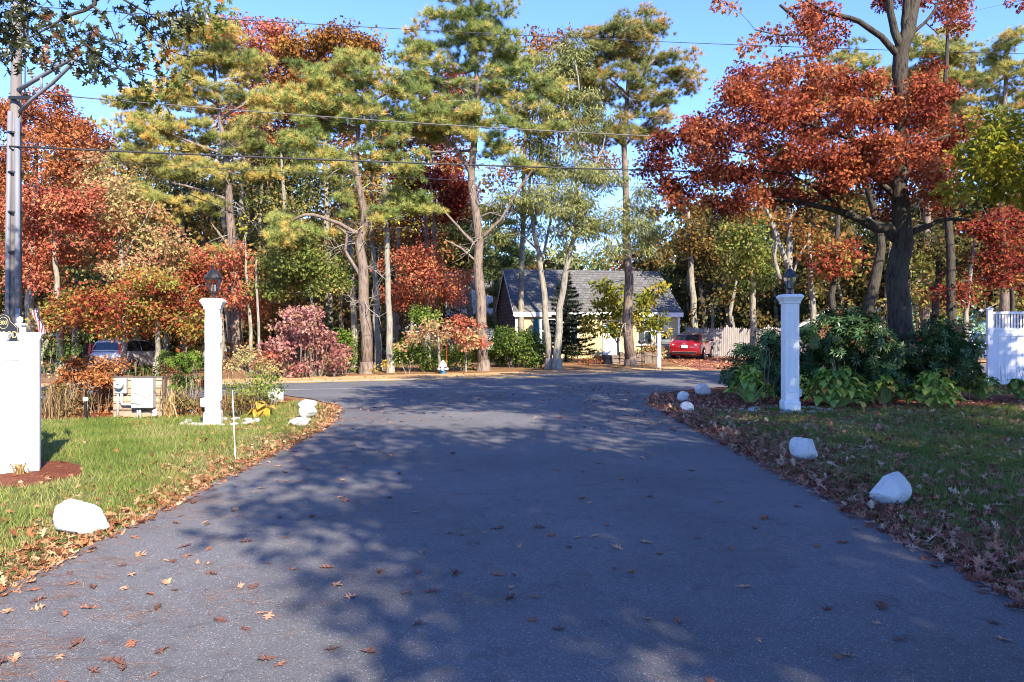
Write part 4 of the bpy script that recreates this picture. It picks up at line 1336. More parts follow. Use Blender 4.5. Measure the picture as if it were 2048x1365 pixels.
ob = gable_house('outbuilding', 'small brown roofed outbuilding behind the orange leaved maple', (-9.0, 46, 0), R(6), 3.0, 5, 2.0, 3.2, M['clap_white'], M['shingle_dark'], M['roof_brown'], cat='outbuilding')
window(ob, 1.0, 0.8, 0.8, 0.9, False)
bh = gable_house('blue_house', 'pale blue house with a grey roof at the far left behind red maples', (-35.5, 46, 0), R(-32), 5.8, 9, 2.9, 5.4, M['clap_blue'], M['clap_blue'], M['roof_grey'])
window(bh, 2.2, 0.9, 1.0, 1.4, False)
gh = gable_house('green_house', 'green house at the far right behind the white vinyl fence', (29.8, 44, 0), R(62), 7, 6.5, 2.7, 5.0, M['clap_green'], M['clap_green'], M['roof_brown'])
window(gh, 2.4, 0.9, 0.9, 1.3, False)
sh = gable_house('shed', 'low brown roofed white shed beyond the rhododendrons', (20.0, 40, 0), R(52), 4.2, 3.4, 1.9, 2.85, M['clap_white'], M['clap_white'], M['roof_brown'], cat='shed')
m = MB(); m.box(1.4, 2.4, -0.03, -0.003, 0.05, 1.8); m.build('door', M['white_trim'], sh)

# ------------------------------------------------------------------ fences
def stockade(label, a, b, h, seed):
    rg = random.Random(seed)
    a, b = Vector(a), Vector(b)
    d = b - a
    L = d.length
    t = thing('stockade_fence', label, 'fence', (a.x, a.y, 0), math.atan2(d.y, d.x))
    m = MB()
    n = int(L / 0.115)
    sec = 2.4
    for i in range(n):
        x = i * L / n
        u = (x % sec) / sec
        hh = h - 0.10 * math.sin(PI * u) + rg.uniform(-0.012, 0.012)
        y = rg.uniform(-0.006, 0.006)
        w_ = 0.105
        m.prism([(x, 0.03), (x + w_, 0.03), (x + w_, hh - 0.07), (x + w_ / 2, hh), (x, hh - 0.07)], y - 0.012, y + 0.012, axis='Y')
    m.build('pickets', M['fence_wood'], t)
    for i in range(int(L / sec) + 1):
        m = MB(); x = i * sec
        m.box(x - 0.055, x + 0.055, 0.014, 0.12, 0, h + 0.02); m.sq([(0.06, h + 0.021), (0.0, h + 0.13)], x, 0.067)
        m.build('post', M['fence_wood'], t)
    return t
stockade('weathered grey wooden stockade fence to the right of the red car', (10.6, 42.6), (19.5, 41.2), 1.85, 3)

vf = thing('vinyl_fence', 'white vinyl privacy fence with a picket top at the right edge of the photo', 'fence', (14.05, 20.6, 0), R(-14))
H = 2.18
def pst(x):
    m = MB(); m.box(x - 0.065, x + 0.065, -0.065, 0.065, 0, H + 0.06); m.sq([(0.08, H + 0.061), (0.08, H + 0.085), (0.0, H + 0.13)], x, 0)
    m.build('post', M['vinyl'], vf, bevel=0.005)
pst(0.0); pst(2.0)
for x0, x1 in ((0.066, 1.934),):
    for za, zb, yw in ((0.05, 0.22, .03), (1.46, 1.56, .03), (1.62, 1.70, .03), (H - .07, H, .04)):
        m = MB(); m.box(x0, x1, -yw, yw, za, zb); m.build('rail', M['vinyl'], vf, bevel=0.004)
    m = MB()
    n = 12
    for i in range(n):
        xa = x0 + (x1 - x0) * i / n
        m.box(xa + 0.003, xa + (x1 - x0) / n - 0.003, -0.012, 0.012, 0.22, 1.46)
    m.box(x0, x1, -0.01, 0.01, 1.561, 1.619)
    m.build('boards', M['vinyl'], vf)
    m = MB()
    n = 24
    for i in range(n):
        xa = x0 + (x1 - x0) * (i + 0.25) / n
        m.box(xa, xa + 0.042, -0.012, 0.012, 1.701, H - 0.071)
    m.build('pickets', M['vinyl'], vf)

# low stone wall in front of the cape house
def stone_wall(label, a, b, h, seed):
    rg = random.Random(seed)
    a, b = Vector(a), Vector(b)
    d = b - a
    t_ = MB()
    L = d.length
    x = 0
    while x < L:
        wd = rg.uniform(0.25, 0.5)
        z = -0.05
        while z < h:
            hh = rg.uniform(0.13, 0.22)
            j = lambda: rg.uniform(-.03, .03)
            p = [(x + j(), -0.16 + j(), z + j()), (x + wd + j(), -0.16 + j(), z + j()), (x + wd + j(), 0.16 + j(), z + j()), (x + j(), 0.16 + j(), z + j()),
                 (x + .03 + j(), -0.14 + j(), z + hh), (x + wd - .03 + j(), -0.14 + j(), z + hh), (x + wd + j(), 0.14 + j(), z + hh), (x + j(), 0.14 + j(), z + hh)]
            t_.add(p, [(0, 3, 2, 1), (4, 5, 6, 7), (0, 1, 5, 4), (1, 2, 6, 5), (2, 3, 7, 6), (3, 0, 4, 7)])
            z += hh
        x += wd
    o = t_.build('stone_wall', M['fieldstone'], bevel=0.02)
    o.location = (a.x, a.y, 0); o.rotation_euler = (0, 0, math.atan2(d.y, d.x))
    return tag(o, label, 'wall')
stone_wall('low brown fieldstone wall between the tall pine and the white mailbox post', (4.4, 33.6), (7.2, 34.6), 0.42, 4)

# ------------------------------------------------------------------ cars
def car(name, label, loc, rz, paint, kind):
    """x forward, y left, origin on the ground at mid length"""
    t = thing(name, label, 'car', loc, rz)
    tyre, rim = M['tyre'], M['rim']
    if kind == 'sedan':
        L, hw, belt, roof = 4.5, 0.89, 0.93, 1.44
        st = [(-2.25, 0.50, 0.78, 0.70), (-2.22, 0.34, 0.93, 0.80), (-2.05, 0.24, 1.00, 0.86), (-1.5, 0.20, 1.02, 0.89), (-0.9, 0.18, 0.97, 0.89), (0.2, 0.18, 0.93, 0.89), (0.9, 0.18, 0.94, 0.89), (1.5, 0.20, 0.88, 0.88), (1.95, 0.24, 0.76, 0.84), (2.17, 0.32, 0.64, 0.74), (2.25, 0.42, 0.56, 0.60)]
        cab = [(-1.75, 1.00, 1.015), (-1.0, 0.97, 1.36), (-0.55, 0.95, roof - 0.02), (-0.1, 0.94, roof), (0.35, 0.94, roof - 0.03), (1.15, 0.93, 0.95)]
    else:
        L, hw, belt, roof = 4.1, 0.9, 0.98, 1.60
        st = [(-2.05, 0.42, 0.80, 0.74), (-2.03, 0.30, 0.95, 0.84), (-1.95, 0.24, 1.02, 0.88), (-1.3, 0.20, 1.03, 0.90), (0, 0.20, 0.98, 0.90), (0.9, 0.20, 0.98, 0.90), (1.5, 0.22, 0.96, 0.88), (1.85, 0.26, 0.86, 0.82), (2.02, 0.34, 0.72, 0.70), (2.05, 0.45, 0.62, 0.6)]
        cab = [(-2.0, 1.00, 1.03), (-1.82, 1.0, 1.50), (-1.5, 1.0, roof - 0.01), (-0.6, 0.98, roof), (0.25, 0.98, roof - 0.05), (1.05, 0.97, 0.985)]
    def lower(m):
        vs, fs = [], []
        for x, zb, zt, w_ in st:
            zm = zb + (zt - zb) * 0.55
            ring = [(w_ * 0.80, zb), (w_ * 0.97, zb + 0.10), (w_, zm), (w_ * 0.985, zt - 0.08), (w_ * 0.93, zt - 0.015), (w_ * 0.6, zt + 0.012), (0, zt + 0.02)]
            full = [(x, y, z) for y, z in ring] + [(x, -y, z) for y, z in ring[-2::-1]]
            vs += full
        k = 13
        for i in range(len(st) - 1):
            for j in range(k):
                j2 = (j + 1) % k
                fs.append((i * k + j, i * k + j2, (i + 1) * k + j2, (i + 1) * k + j))
        fs.append(tuple(range(k))); fs.append(tuple(range((len(st) - 1) * k, len(st) * k)))
        m.add(vs, fs)
    hb, hr = hw * 0.93, hw * 0.70
    def cabw(z, zb):   # half width of greenhouse at height z
        u = max(0, min(1, (z - belt) / (roof - belt)))
        return hb * (1 - u) + hr * u
    m = MB(); lower(m)
    vs, fs = [], []
    for x, zb, zt in cab:
        a, c = cabw(zb, zb), cabw(zt, zb)
        vs += [(x, a, zb - 0.03), (x, c, zt - 0.03), (x, c * 0.86, zt), (x, 0, zt + 0.015), (x, -c * 0.86, zt), (x, -c, zt - 0.03), (x, -a, zb - 0.03)]
    for i in range(len(cab) - 1):
        for j in range(6):
            fs.append((i * 7 + j, i * 7 + j + 1, (i + 1) * 7 + j + 1, (i + 1) * 7 + j))
    m.add(vs, fs)
    body = m.build('body', paint, t, smooth=True)
    es = body.modifiers.new('split', 'EDGE_SPLIT'); es.split_angle = R(42)
    # glass set just proud of the greenhouse
    def interp(x):
        for (xa, ba, ta), (xb, bb, tb) in zip(cab, cab[1:]):
            if xa <= x <= xb:
                u = (x - xa) / (xb - xa)
                return ba + (bb - ba) * u, ta + (tb - ta) * u
    def side_glass(xs, s):
        m = MB(); vs = []
        for x in xs:
            zb, zt = interp(x)
            z0, z1 = zb + 0.03, max(zb + 0.035, zt - 0.07)
            vs += [(x, s * (cabw(z0, zb) + 0.012), z0), (x, s * (cabw(z1, zb) + 0.012), z1)]
        m.add(vs, [(2 * i, 2 * i + 1, 2 * i + 3, 2 * i + 2) for i in range(len(xs) - 1)])
        m.build('side_window', M['car_glass'], t)
    for s in (1, -1):
        if kind == 'sedan':
            side_glass([-1.35, -1.1, -0.75, -0.42], s); side_glass([-0.36, -0.05, 0.35, 0.62, 0.95], s)
        else:
            side_glass([-1.62, -1.5, -1.3, -0.5], s); side_glass([-0.44, -0.1, 0.3, 0.6, 0.85], s)
    def end_glass(x0, x1, nm):
        m = MB(); vs = []
        n = 5
        for i in range(n):
            x = x0 + (x1 - x0) * i / (n - 1)
            zb, zt = interp(x)
            w_ = cabw(zt, zb) * 0.86
            vs += [(x, w_, zt + 0.008), (x, 0, zt + 0.024), (x, -w_, zt + 0.008)]
        m.add(vs, [(3 * i + j, 3 * i + j + 1, 3 * i + j + 4, 3 * i + j + 3) for i in range(n - 1) for j in range(2)])
        m.build(nm, M['car_glass'], t)
    if kind == 'sedan':
        end_glass(-1.62, -1.0, 'rear_window'); end_glass(0.45, 1.08, 'windshield')
    else:
        end_glass(-1.98, -1.84, 'rear_window'); end_glass(0.35, 1.0, 'windshield')
    # wheels
    wr = 0.325
    for x in (-L * 0.29, L * 0.30):
        for s in (1, -1):
            m = MB()
            y1 = s * (hw + 0.012)
            m.lathe([(wr * 0.62, y1), (wr * 0.93, y1), (wr, y1 - s * 0.03), (wr, y1 - s * 0.19), (wr * 0.9, y1 - s * 0.21)], 22, x, wr, axis='Y')
            wl_ = m.build('wheel', tyre, t)
            m = MB()
            m.lathe([(wr * 0.60, y1 + s * 0.002), (wr * 0.60, y1 + s * 0.010), (wr * 0.52, y1 + s * 0.006)], 22, x, wr, axis='Y', cap=False)
            for k in range(5):
                a = 2 * PI * k / 5
                m.tube([(x + 0.03 * math.cos(a), y1 + s * 0.008, wr + 0.03 * math.sin(a)), (x + wr * 0.56 * math.cos(a), y1 + s * 0.012, wr + wr * 0.56 * math.sin(a))], [0.035, 0.028], 5)
            m.build('rim', rim, wl_)
            m = MB()
            arc = [(x + (wr + 0.05) * math.cos(PI * k / 12), wr + (wr + 0.05) * math.sin(PI * k / 12)) for k in range(13)]
            m.tube([(p, s * (hw - 0.004), q) for p, q in arc], 0.025, 6)
            m.build('wheel_arch', M['car_black'], t)
    xr = -L / 2
    if kind == 'sedan':
        for s in (1, -1):
            m = MB(); m.prism([(s * 0.48, 0.80), (s * 0.78, 0.76), (s * 0.84, 0.90), (s * 0.72, 0.95), (s * 0.50, 0.90)], xr - 0.035, xr + 0.28, axis='X'); m.build('tail_light', M['tail_red'], t)
            m = MB(); m.prism([(s * 0.55, 0.815), (s * 0.66, 0.805), (s * 0.66, 0.845), (s * 0.55, 0.85)], xr - 0.043, xr - 0.034, axis='X'); m.build('reverse_light', M['white_trim'], t)
        m = MB(); m.box(xr - 0.045, xr - 0.005, -0.17, 0.17, 0.66, 0.80); m.build('licence_plate', M['white_trim'], t)
        m = MB(); m.tube([(xr - 0.02, 0.11 * math.cos(a * PI / 8), 0.865 + 0.045 * math.sin(a * PI / 8)) for a in range(17)], 0.008, 5); m.tube([(xr - 0.02, -0.05, 0.83), (xr - 0.02, 0.05, 0.90)], 0.01, 5); m.build('badge', M['rim'], t)
        m = MB(); m.box(xr - 0.02, xr + 0.1, -0.62, 0.62, 0.33, 0.43); m.build('rear_valance', M['car_black'], t, bevel=0.01)
        m = MB(); m.tube([(xr - 0.03, -0.66, 0.45), (xr - 0.045, 0, 0.44), (xr - 0.03, 0.66, 0.45)], 0.014, 5); m.build('bumper_strip', M['rim'], t)
        m = MB(); m.box(xr + 0.20, xr + 0.45, -0.62, 0.62, 1.005, 1.03); m.build('spoiler', paint, t, bevel=0.01)
    else:
        for s in (1, -1):
            m = MB(); m.prism([(s * 0.74, 0.92), (s * 0.885, 0.88), (s * 0.80, 1.40), (s * 0.70, 1.40), (s * 0.72, 1.15)], xr - 0.02, xr + 0.25, axis='X'); m.build('tail_light', M['tail_red'], t)
        m = MB(); m.box(xr - 0.02, xr + 0.1, -0.6, 0.6, 0.32, 0.48); m.build('rear_valance', M['car_black'], t, bevel=0.01)
        m = MB(); m.box(xr - 0.03, xr + 0.02, -0.17, 0.17, 0.72, 0.84); m.build('licence_plate', M['white_trim'], t)
    for s in (1, -1):
        m = MB(); m.tube([(0.72, s * (hw - 0.05), 1.0), (0.70, s * (hw + 0.10), 1.04)], 0.03, 6)
        m.lathe([(0.03, 0.98), (0.085, 1.0), (0.095, 1.06), (0.07, 1.11), (0.02, 1.12)], 10, 0.68, s * (hw + 0.13)); m.build('side_mirror', paint, t, smooth=True)
    m = MB()
    for s in (1, -1):
        for x in (-0.55, 0.45):
            m.box(x, x + 0.16, s * (hw - 0.004) - 0.012, s * (hw - 0.004) + 0.012, 0.80, 0.825)
    m.build('handle', M['rim'] if kind != 'sedan' else paint, t)
    return t
M['tyre'] = mat('tyre', (0.016, 0.016, 0.017), 0.85)
M['rim'] = mat('rim', (0.5, 0.5, 0.52), 0.3, metal=0.7, spec=0.5)
M['car_glass'] = glass_mat('car_glass', (0.015, 0.02, 0.022), 0.12)
M['car_black'] = mat('car_black', (0.012, 0.012, 0.013), 0.6)
M['tail_red'] = mat('tail_red', (0.42, 0.012, 0.02), 0.15, spec=0.6)
red = mat('red_paint', (0.26, 0.005, 0.010), 0.28, metal=0.2, spec=0.5, var=0.04, coat=1.0)
silver = mat('silver_paint', (0.46, 0.43, 0.42), 0.45, metal=0.1, spec=0.4, var=0.04, coat=0.2)
whitec = mat('white_car_paint', (0.62, 0.68, 0.76), 0.3, spec=0.5, var=0.03, coat=0.8)
car('parked_car', 'shiny red sedan seen from behind on the leafy driveway of the yellow house', (10.35, 40.2, 0), R(90 - 25), red, 'sedan')
car('parked_car', 'silver boxy hatchback with a tall red tail light behind rust coloured shrubs', (-19.3, 35.6, -0.42), R(84), silver, 'hatch')
car('parked_car', 'white car half hidden behind bushes beside the white vinyl fence', (22.6, 34.8, 0), R(12), whitec, 'hatch')

# ------------------------------------------------------------------ front row of trees across the road
BP, BG, BO, BW = M['bark_pine'], M['bark_grey'], M['bark_oak'], M['bark_pale']
PINE = dict(nl=17, size=0.25, cr=0.50, dens=6.4, flat=0.6, dead=24)
G1 = 'pines along the far side of the road'

px_tree('pine_tree', 'tallest pine with a forked brown trunk behind the fire hydrant', 28.2,
        [[(967, 744, 27), (961, 600, 24), (957, 480, 21), (948, 400, 20), (946, 340, 17), (955, 220, 12), (950, 110, 9), (942, 0, 6), (938, -50, 4)],
         [(946, 360, 12), (925, 318, 10), (895, 280, 7), (850, 250, 5)], [(958, 480, 9), (1000, 440, 7), (1040, 375, 6), (1075, 330, 4)],
         [(957, 500, 9), (930, 470, 7), (895, 430, 5), (880, 415, 3)], [(960, 530, 6), (925, 500, 5), (890, 480, 3)],
         [(952, 250, 8), (1010, 230, 6), (1075, 215, 4)], [(953, 190, 7), (880, 160, 5), (830, 140, 3)], [(950, 300, 7), (880, 305, 5), (820, 300, 3)]],
        [(940, 20, 85, 55), (905, 75, 85, 45), (985, 90, 75, 40), (940, -40, 70, 45), (850, 140, 70, 38), (830, 210, 60, 40), (930, 170, 80, 40), (1010, 175, 70, 36),
         (1085, 175, 50, 36), (1070, 235, 60, 36), (960, 255, 85, 38), (880, 265, 75, 36), (1010, 305, 55, 22), (905, 235, 55, 30), (1060, 335, 45, 16), (830, 100, 30, 22), (1040, 130, 35, 25)],
        'pine', LM['pine'], BP, 11, group=G1, vb=(0.1, 0.78), **PINE)
px_tree('pine_tree', 'broad pine with a straight brown trunk left of the fire hydrant', 26.3,
        [[(733, 749, 29), (729, 600, 25), (722, 485, 21), (728, 420, 17), (712, 340, 14), (716, 260, 9), (710, 160, 5)],
         [(726, 565, 9), (705, 525, 8), (690, 500, 7), (693, 470, 5), (672, 452, 3)], [(722, 470, 9), (660, 440, 9), (610, 430, 8), (578, 445, 4)],
         [(715, 330, 9), (660, 325, 7), (600, 320, 4)], [(714, 260, 8), (640, 235, 6), (590, 225, 3)], [(715, 300, 7), (780, 280, 5), (830, 275, 3)], [(716, 220, 6), (770, 190, 5), (800, 170, 3)]],
        [(700, 150, 75, 40), (640, 165, 70, 40), (760, 185, 70, 45), (640, 235, 75, 40), (715, 240, 80, 40), (600, 210, 50, 35), (800, 235, 55, 30), (615, 300, 75, 30), (700, 320, 90, 30),
         (790, 305, 60, 26), (640, 345, 70, 20), (560, 440, 45, 22), (610, 465, 55, 22), (545, 475, 45, 18), (800, 400, 50, 24), (765, 430, 40, 18), (850, 420, 40, 24), (690, 390, 30, 18), (830, 345, 45, 20), (700, 430, 25, 15)],
        'pine', LM['pine'], BP, 12, group=G1, vb=(0.15, 0.8), **PINE)
px_tree('pine_tree', 'golden tinged pine with a pale grey trunk behind the sunlit lamp post', 31,
        [[(476, 735, 27), (470, 600, 24), (463, 470, 20), (455, 350, 15), (440, 240, 10), (425, 120, 6)],
         [(458, 400, 8), (400, 380, 6), (340, 365, 4)], [(450, 310, 8), (370, 280, 6), (300, 250, 4)], [(452, 330, 8), (510, 310, 6), (540, 300, 3)], [(463, 500, 8), (440, 470, 6), (425, 450, 3)],
         [(440, 240, 7), (500, 200, 5)], [(436, 210, 7), (360, 170, 4)]],
        [(420, 75, 70, 40), (480, 130, 65, 40), (380, 120, 70, 38), (330, 190, 70, 40), (430, 190, 80, 42), (520, 210, 45, 40), (270, 215, 55, 35), (300, 265, 80, 36), (400, 270, 85, 40), (490, 285, 55, 36),
         (260, 310, 55, 28), (340, 335, 70, 30), (430, 345, 70, 28), (300, 395, 55, 26), (280, 440, 40, 18), (400, 415, 45, 20), (520, 350, 40, 22), (330, 440, 40, 18), (440, 500, 30, 16)],
        'pine', LM['pine_yellow'], BP, 13, group=G1, vb=(0.1, 0.88), **PINE)
px_tree('pine_tree', 'slim brownish green pine standing in front of the yellow house', 32,
        [[(1262, 734, 25), (1259, 560, 21), (1253, 420, 16), (1250, 280, 13), (1256, 170, 9), (1262, 60, 5)],
         [(1251, 290, 7), (1300, 240, 5), (1350, 190, 4), (1385, 140, 3)], [(1252, 300, 7), (1210, 250, 5), (1180, 220, 3)], [(1256, 170, 6), (1310, 120, 4)], [(1256, 190, 6), (1200, 140, 4)],
         [(1252, 380, 6), (1220, 330, 4), (1195, 290, 3)]],
        [(1265, 55, 35, 35), (1310, 60, 30, 25), (1210, 85, 60, 30), (1280, 110, 65, 32), (1190, 130, 45, 28), (1240, 160, 60, 30), (1330, 150, 40, 26), (1375, 140, 26, 16), (1200, 200, 55, 28), (1280, 205, 50, 28),
         (1330, 195, 38, 18), (1170, 240, 40, 20), (1240, 250, 40, 20), (1330, 235, 26, 14), (1360, 180, 25, 12), (1150, 110, 30, 16), (1140, 160, 36, 18), (1150, 205, 36, 18), (1180, 170, 40, 24), (1240, 100, 50, 28), (1395, 115, 16, 12), (1320, 40, 22, 18), (1345, 110, 30, 20), (1380, 165, 22, 14), (1310, 260, 40, 22), (1200, 270, 45, 24), (1260, 275, 40, 22), (1160, 290, 30, 18), (1300, 20, 18, 16), (1180, 75, 34, 22)],
        'pine', LM['pine_brown'], BP, 14, group=G1, vb=(0.05, 0.85), **PINE)

LOC = dict(nl=80, size=0.17, cr=0.5, dens=4.2, flat=0.6)
px_tree('locust_tree', 'leaning grey trunked locust tree in front of the cape house roof, left of its twin', 29.6,
        [[(1098, 741, 17), (1092, 640, 15), (1083, 540, 13), (1072, 480, 11), (1060, 400, 7), (1060, 280, 4), (1072, 190, 3)], [(1083, 530, 7), (1095, 470, 6), (1110, 380, 5), (1118, 260, 3)], [(1075, 500, 6), (1035, 465, 5), (1000, 455, 3)]],
        [(1050, 400, 55, 40), (1000, 420, 45, 35), (1095, 390, 60, 40), (1050, 460, 50, 26), (1075, 310, 50, 50), (1090, 220, 45, 50), (1120, 120, 50, 45), (1000, 480, 40, 18)],
        'spray', LM['olive'], BG, 21, group='locust trees in front of the cape house', **{**LOC, 'dens': 6.4})
px_tree('locust_tree', 'leaning pale trunked locust tree in front of the cape house roof, right of its twin', 29.2,
        [[(1114, 743, 21), (1117, 660, 17), (1124, 580, 15), (1140, 510, 13), (1155, 440, 9), (1150, 330, 6), (1160, 200, 4), (1150, 120, 3)], [(1146, 480, 7), (1185, 450, 6), (1220, 430, 4)], [(1150, 470, 6), (1120, 430, 5), (1095, 400, 3)], [(1152, 380, 5), (1200, 310, 4), (1215, 240, 3)]],
        [(1130, 400, 65, 42), (1190, 430, 60, 42), (1240, 460, 55, 34), (1300, 455, 45, 28), (1150, 470, 60, 28), (1210, 500, 50, 22), (1150, 330, 55, 45), (1160, 230, 60, 50), (1140, 130, 45, 45), (1270, 400, 40, 28), (1200, 350, 40, 35), (1290, 500, 30, 16)],
        'spray', LM['olive'], BW, 22, group='locust trees in front of the cape house', **{**LOC, 'dens': 7.6})

OAK = dict(nl=60, size=0.15, cr=0.55, dens=6, flat=0.7)
FAROAK = dict(nl=110, size=0.185, cr=0.75, dens=3.4, flat=0.7)
px_tree('trunk_tree', 'straight grey barked oak just right of the broad pine trunk', 26.9,
        [[(781, 741, 17), (777, 600, 14), (775, 480, 12), (768, 400, 9), (775, 330, 5)]], [(790, 440, 40, 22), (760, 380, 40, 25), (800, 360, 40, 30)], 'quad', LM['yellow_green'], BW, 31, **{**OAK, 'nl': 20, 'size': .13})
px_tree('trunk_tree', 'slim grey barked oak close behind the broad pine trunk', 28.5,
        [[(757, 738, 18), (752, 640, 14), (750, 540, 12), (740, 430, 8), (745, 340, 5)]], [(745, 400, 50, 30), (780, 480, 40, 25)], 'quad', LM['oak_brown'], BG, 32, **{**OAK, 'nl': 22})
px_tree('trunk_tree', 'grey barked oak left of the broad pine with leaves starting high', 31,
        [[(711, 735, 16), (706, 600, 14), (700, 500, 12), (690, 420, 8), (680, 330, 5)]], [(680, 400, 50, 30), (720, 380, 40, 30), (660, 480, 30, 20)], 'quad', LM['oak_brown'], BG, 33, **{**OAK, 'nl': 22})
px_tree('trunk_tree', 'thin pale barked oak standing left of the brick chimney', 33,
        [[(856, 715, 14), (854, 600, 13), (853, 500, 10), (850, 420, 6)]], [(850, 430, 40, 25), (870, 470, 35, 20)], 'quad', LM['maple_dark'], BG, 34, **{**OAK, 'nl': 20})

# big orange and brown oaks rising behind the pines
px_tree('oak_tree', 'orange crowned oak rising behind the golden pine at upper left', 39,
        [[(520, 715, 20), (515, 500, 16), (510, 300, 11), (510, 120, 6)]],
        [(505, 60, 60, 28), (480, 105, 50, 30), (550, 110, 50, 38), (520, 160, 50, 30), (560, 200, 55, 40), (490, 240, 50, 40), (560, 280, 50, 40), (440, 60, 30, 18), (560, 70, 25, 25)],
        'lobed', LM['maple_red'], BG, 41, **FAROAK)
px_tree('oak_tree', 'brown orange oak crown showing above the broad pine', 38,
        [[(660, 715, 20), (655, 500, 16), (650, 300, 11), (645, 150, 6)]],
        [(620, 90, 60, 32), (680, 100, 60, 36), (580, 130, 45, 36), (650, 150, 70, 40), (720, 110, 40, 32), (600, 190, 60, 40), (690, 210, 60, 40), (740, 100, 30, 30), (640, 270, 70, 40), (690, 60, 20, 12)],
        'lobed', LM['oak_brown'], BG, 42, **FAROAK)
px_tree('oak_tree', 'dark red oak between the broad pine and the tallest pine', 36,
        [[(868, 715, 16), (866, 560, 12), (870, 420, 9), (865, 300, 5)]],
        [(880, 385, 55, 34), (830, 350, 50, 36), (910, 330, 40, 30), (870, 430, 55, 26), (800, 420, 40, 30), (880, 180, 55, 45), (850, 270, 55, 40), (930, 400, 35, 26), (840, 480, 40, 20)],
        'lobed', LM['maple_dark'], BG, 43, **{**FAROAK, 'vb': (0.0, 0.55)})
px_tree('oak_tree', 'sparse reddish oak top showing to the right of the tallest pine', 40,
        [[(1040, 700, 16), (1045, 500, 12), (1050, 300, 8), (1060, 120, 4)]],
        [(1060, 100, 55, 36), (1010, 150, 40, 34), (1080, 150, 50, 40), (1110, 90, 45, 30), (1130, 170, 45, 40), (1120, 260, 50, 45), (1100, 340, 50, 40), (1180, 300, 40, 40), (1220, 350, 40, 30), (1030, 220, 45, 34), (1040, 300, 40, 30), (1000, 360, 35, 30)],
        'lobed', LM['oak_brown'], BG, 44, **{**FAROAK, 'nl': 40})

# red and mixed maples at the left
MAP = dict(nl=130, size=0.125, cr=0.6, dens=5.0, flat=0.65)
px_tree('maple_tree', 'orange red maple filling the upper left corner behind the utility pole', 31,
        [[(60, 720, 22), (62, 560, 18), (70, 400, 13), (75, 260, 7)], [(66, 480, 8), (140, 380, 6), (190, 320, 3)], [(68, 440, 8), (10, 350, 6), (-40, 300, 3)]],
        [(60, 230, 70, 36), (130, 250, 60, 40), (10, 250, 60, 45), (-50, 270, 50, 50), (180, 290, 50, 45), (90, 310, 80, 45), (10, 340, 70, 40), (170, 350, 55, 36), (60, 390, 70, 30), (-40, 380, 50, 40), (110, 200, 40, 20)],
        'lobed', LM['oak_orange'], BG, 51, **MAP)
px_tree('maple_tree', 'scarlet maple of middle height just right of the utility pole', 27.5,
        [[(120, 730, 16), (118, 620, 13), (110, 500, 9), (115, 410, 5)]],
        [(110, 410, 70, 34), (60, 450, 55, 34), (150, 450, 50, 36), (100, 500, 70, 34), (40, 510, 50, 30), (170, 400, 40, 26), (80, 560, 60, 26), (10, 440, 40, 40), (190, 470, 36, 30)],
        'lobed', LM['maple_red'], BG, 52, **MAP)
px_tree('maple_tree', 'mottled pink and yellow maple left of the golden pine', 29,
        [[(250, 725, 14), (248, 600, 11), (240, 480, 8), (235, 380, 5)], [(244, 520, 5), (290, 440, 4), (310, 400, 2)]],
        [(220, 390, 55, 40), (270, 420, 45, 36), (210, 460, 55, 36), (280, 490, 50, 34), (240, 540, 60, 30), (330, 480, 40, 30), (190, 330, 40, 34), (320, 540, 50, 30), (370, 510, 40, 28)],
        'lobed', LM['maple_mix'], BW, 53, **{**MAP, 'nl': 100})
px_tree('maple_tree', 'low spreading dark red and green maple hanging over the silver hatchback', 26,
        [[(312, 745, 13), (316, 680, 11), (310, 600, 8), (290, 540, 5)], [(314, 640, 6), (240, 620, 5), (170, 620, 3)], [(312, 620, 5), (370, 590, 4), (400, 570, 2)]],
        [(300, 560, 60, 26), (240, 590, 60, 24), (170, 600, 55, 24), (120, 620, 45, 24), (350, 590, 55, 28), (280, 620, 65, 22), (390, 560, 40, 28), (200, 640, 60, 18), (330, 640, 55, 20), (110, 650, 36, 14), (380, 640, 35, 24), (400, 530, 30, 22), (240, 660, 45, 12)],
        'lobed', LM['maple_dark'], BG, 54, **{**MAP, 'dens': 6, 'vb': (.2, 1.0)})
px_tree('maple_tree', 'small red maple leaning around the golden pine trunk', 28.5,
        [[(440, 735, 9), (445, 660, 8), (440, 580, 6), (430, 510, 4)]],
        [(430, 510, 45, 26), (470, 540, 35, 26), (420, 560, 40, 24), (500, 520, 26, 22), (455, 590, 40, 20), (490, 590, 30, 22), (510, 620, 26, 22)],
        'lobed', LM['maple_red'], BG, 55, **{**MAP, 'nl': 85})
px_tree('maple_tree', 'bright green maple in the understory above the pink bush', 27.5,
        [[(637, 725, 8), (630, 640, 7), (618, 570, 6), (615, 510, 4)]],
        [(600, 520, 55, 24), (560, 545, 45, 24), (640, 540, 50, 24), (590, 570, 55, 20), (540, 580, 40, 20), (660, 570, 36, 18), (690, 540, 26, 18), (620, 500, 45, 18), (560, 510, 36, 16)],
        'lobed', LM['green'], BW, 56, **{**MAP, 'dens': 6})
px_tree('maple_tree', 'orange red understory maple in front of the brown roofed outbuilding', 32.5,
        [[(822, 715, 8), (824, 640, 7), (835, 570, 5), (840, 520, 3)]],
        [(850, 560, 55, 24), (800, 540, 50, 26), (890, 590, 45, 22), (840, 600, 55, 20), (790, 590, 30, 22), (820, 510, 45, 22), (910, 560, 30, 22), (870, 520, 40, 20)],
        'lobed', LM['maple_red'], BG, 57, **{**MAP, 'nl': 100})
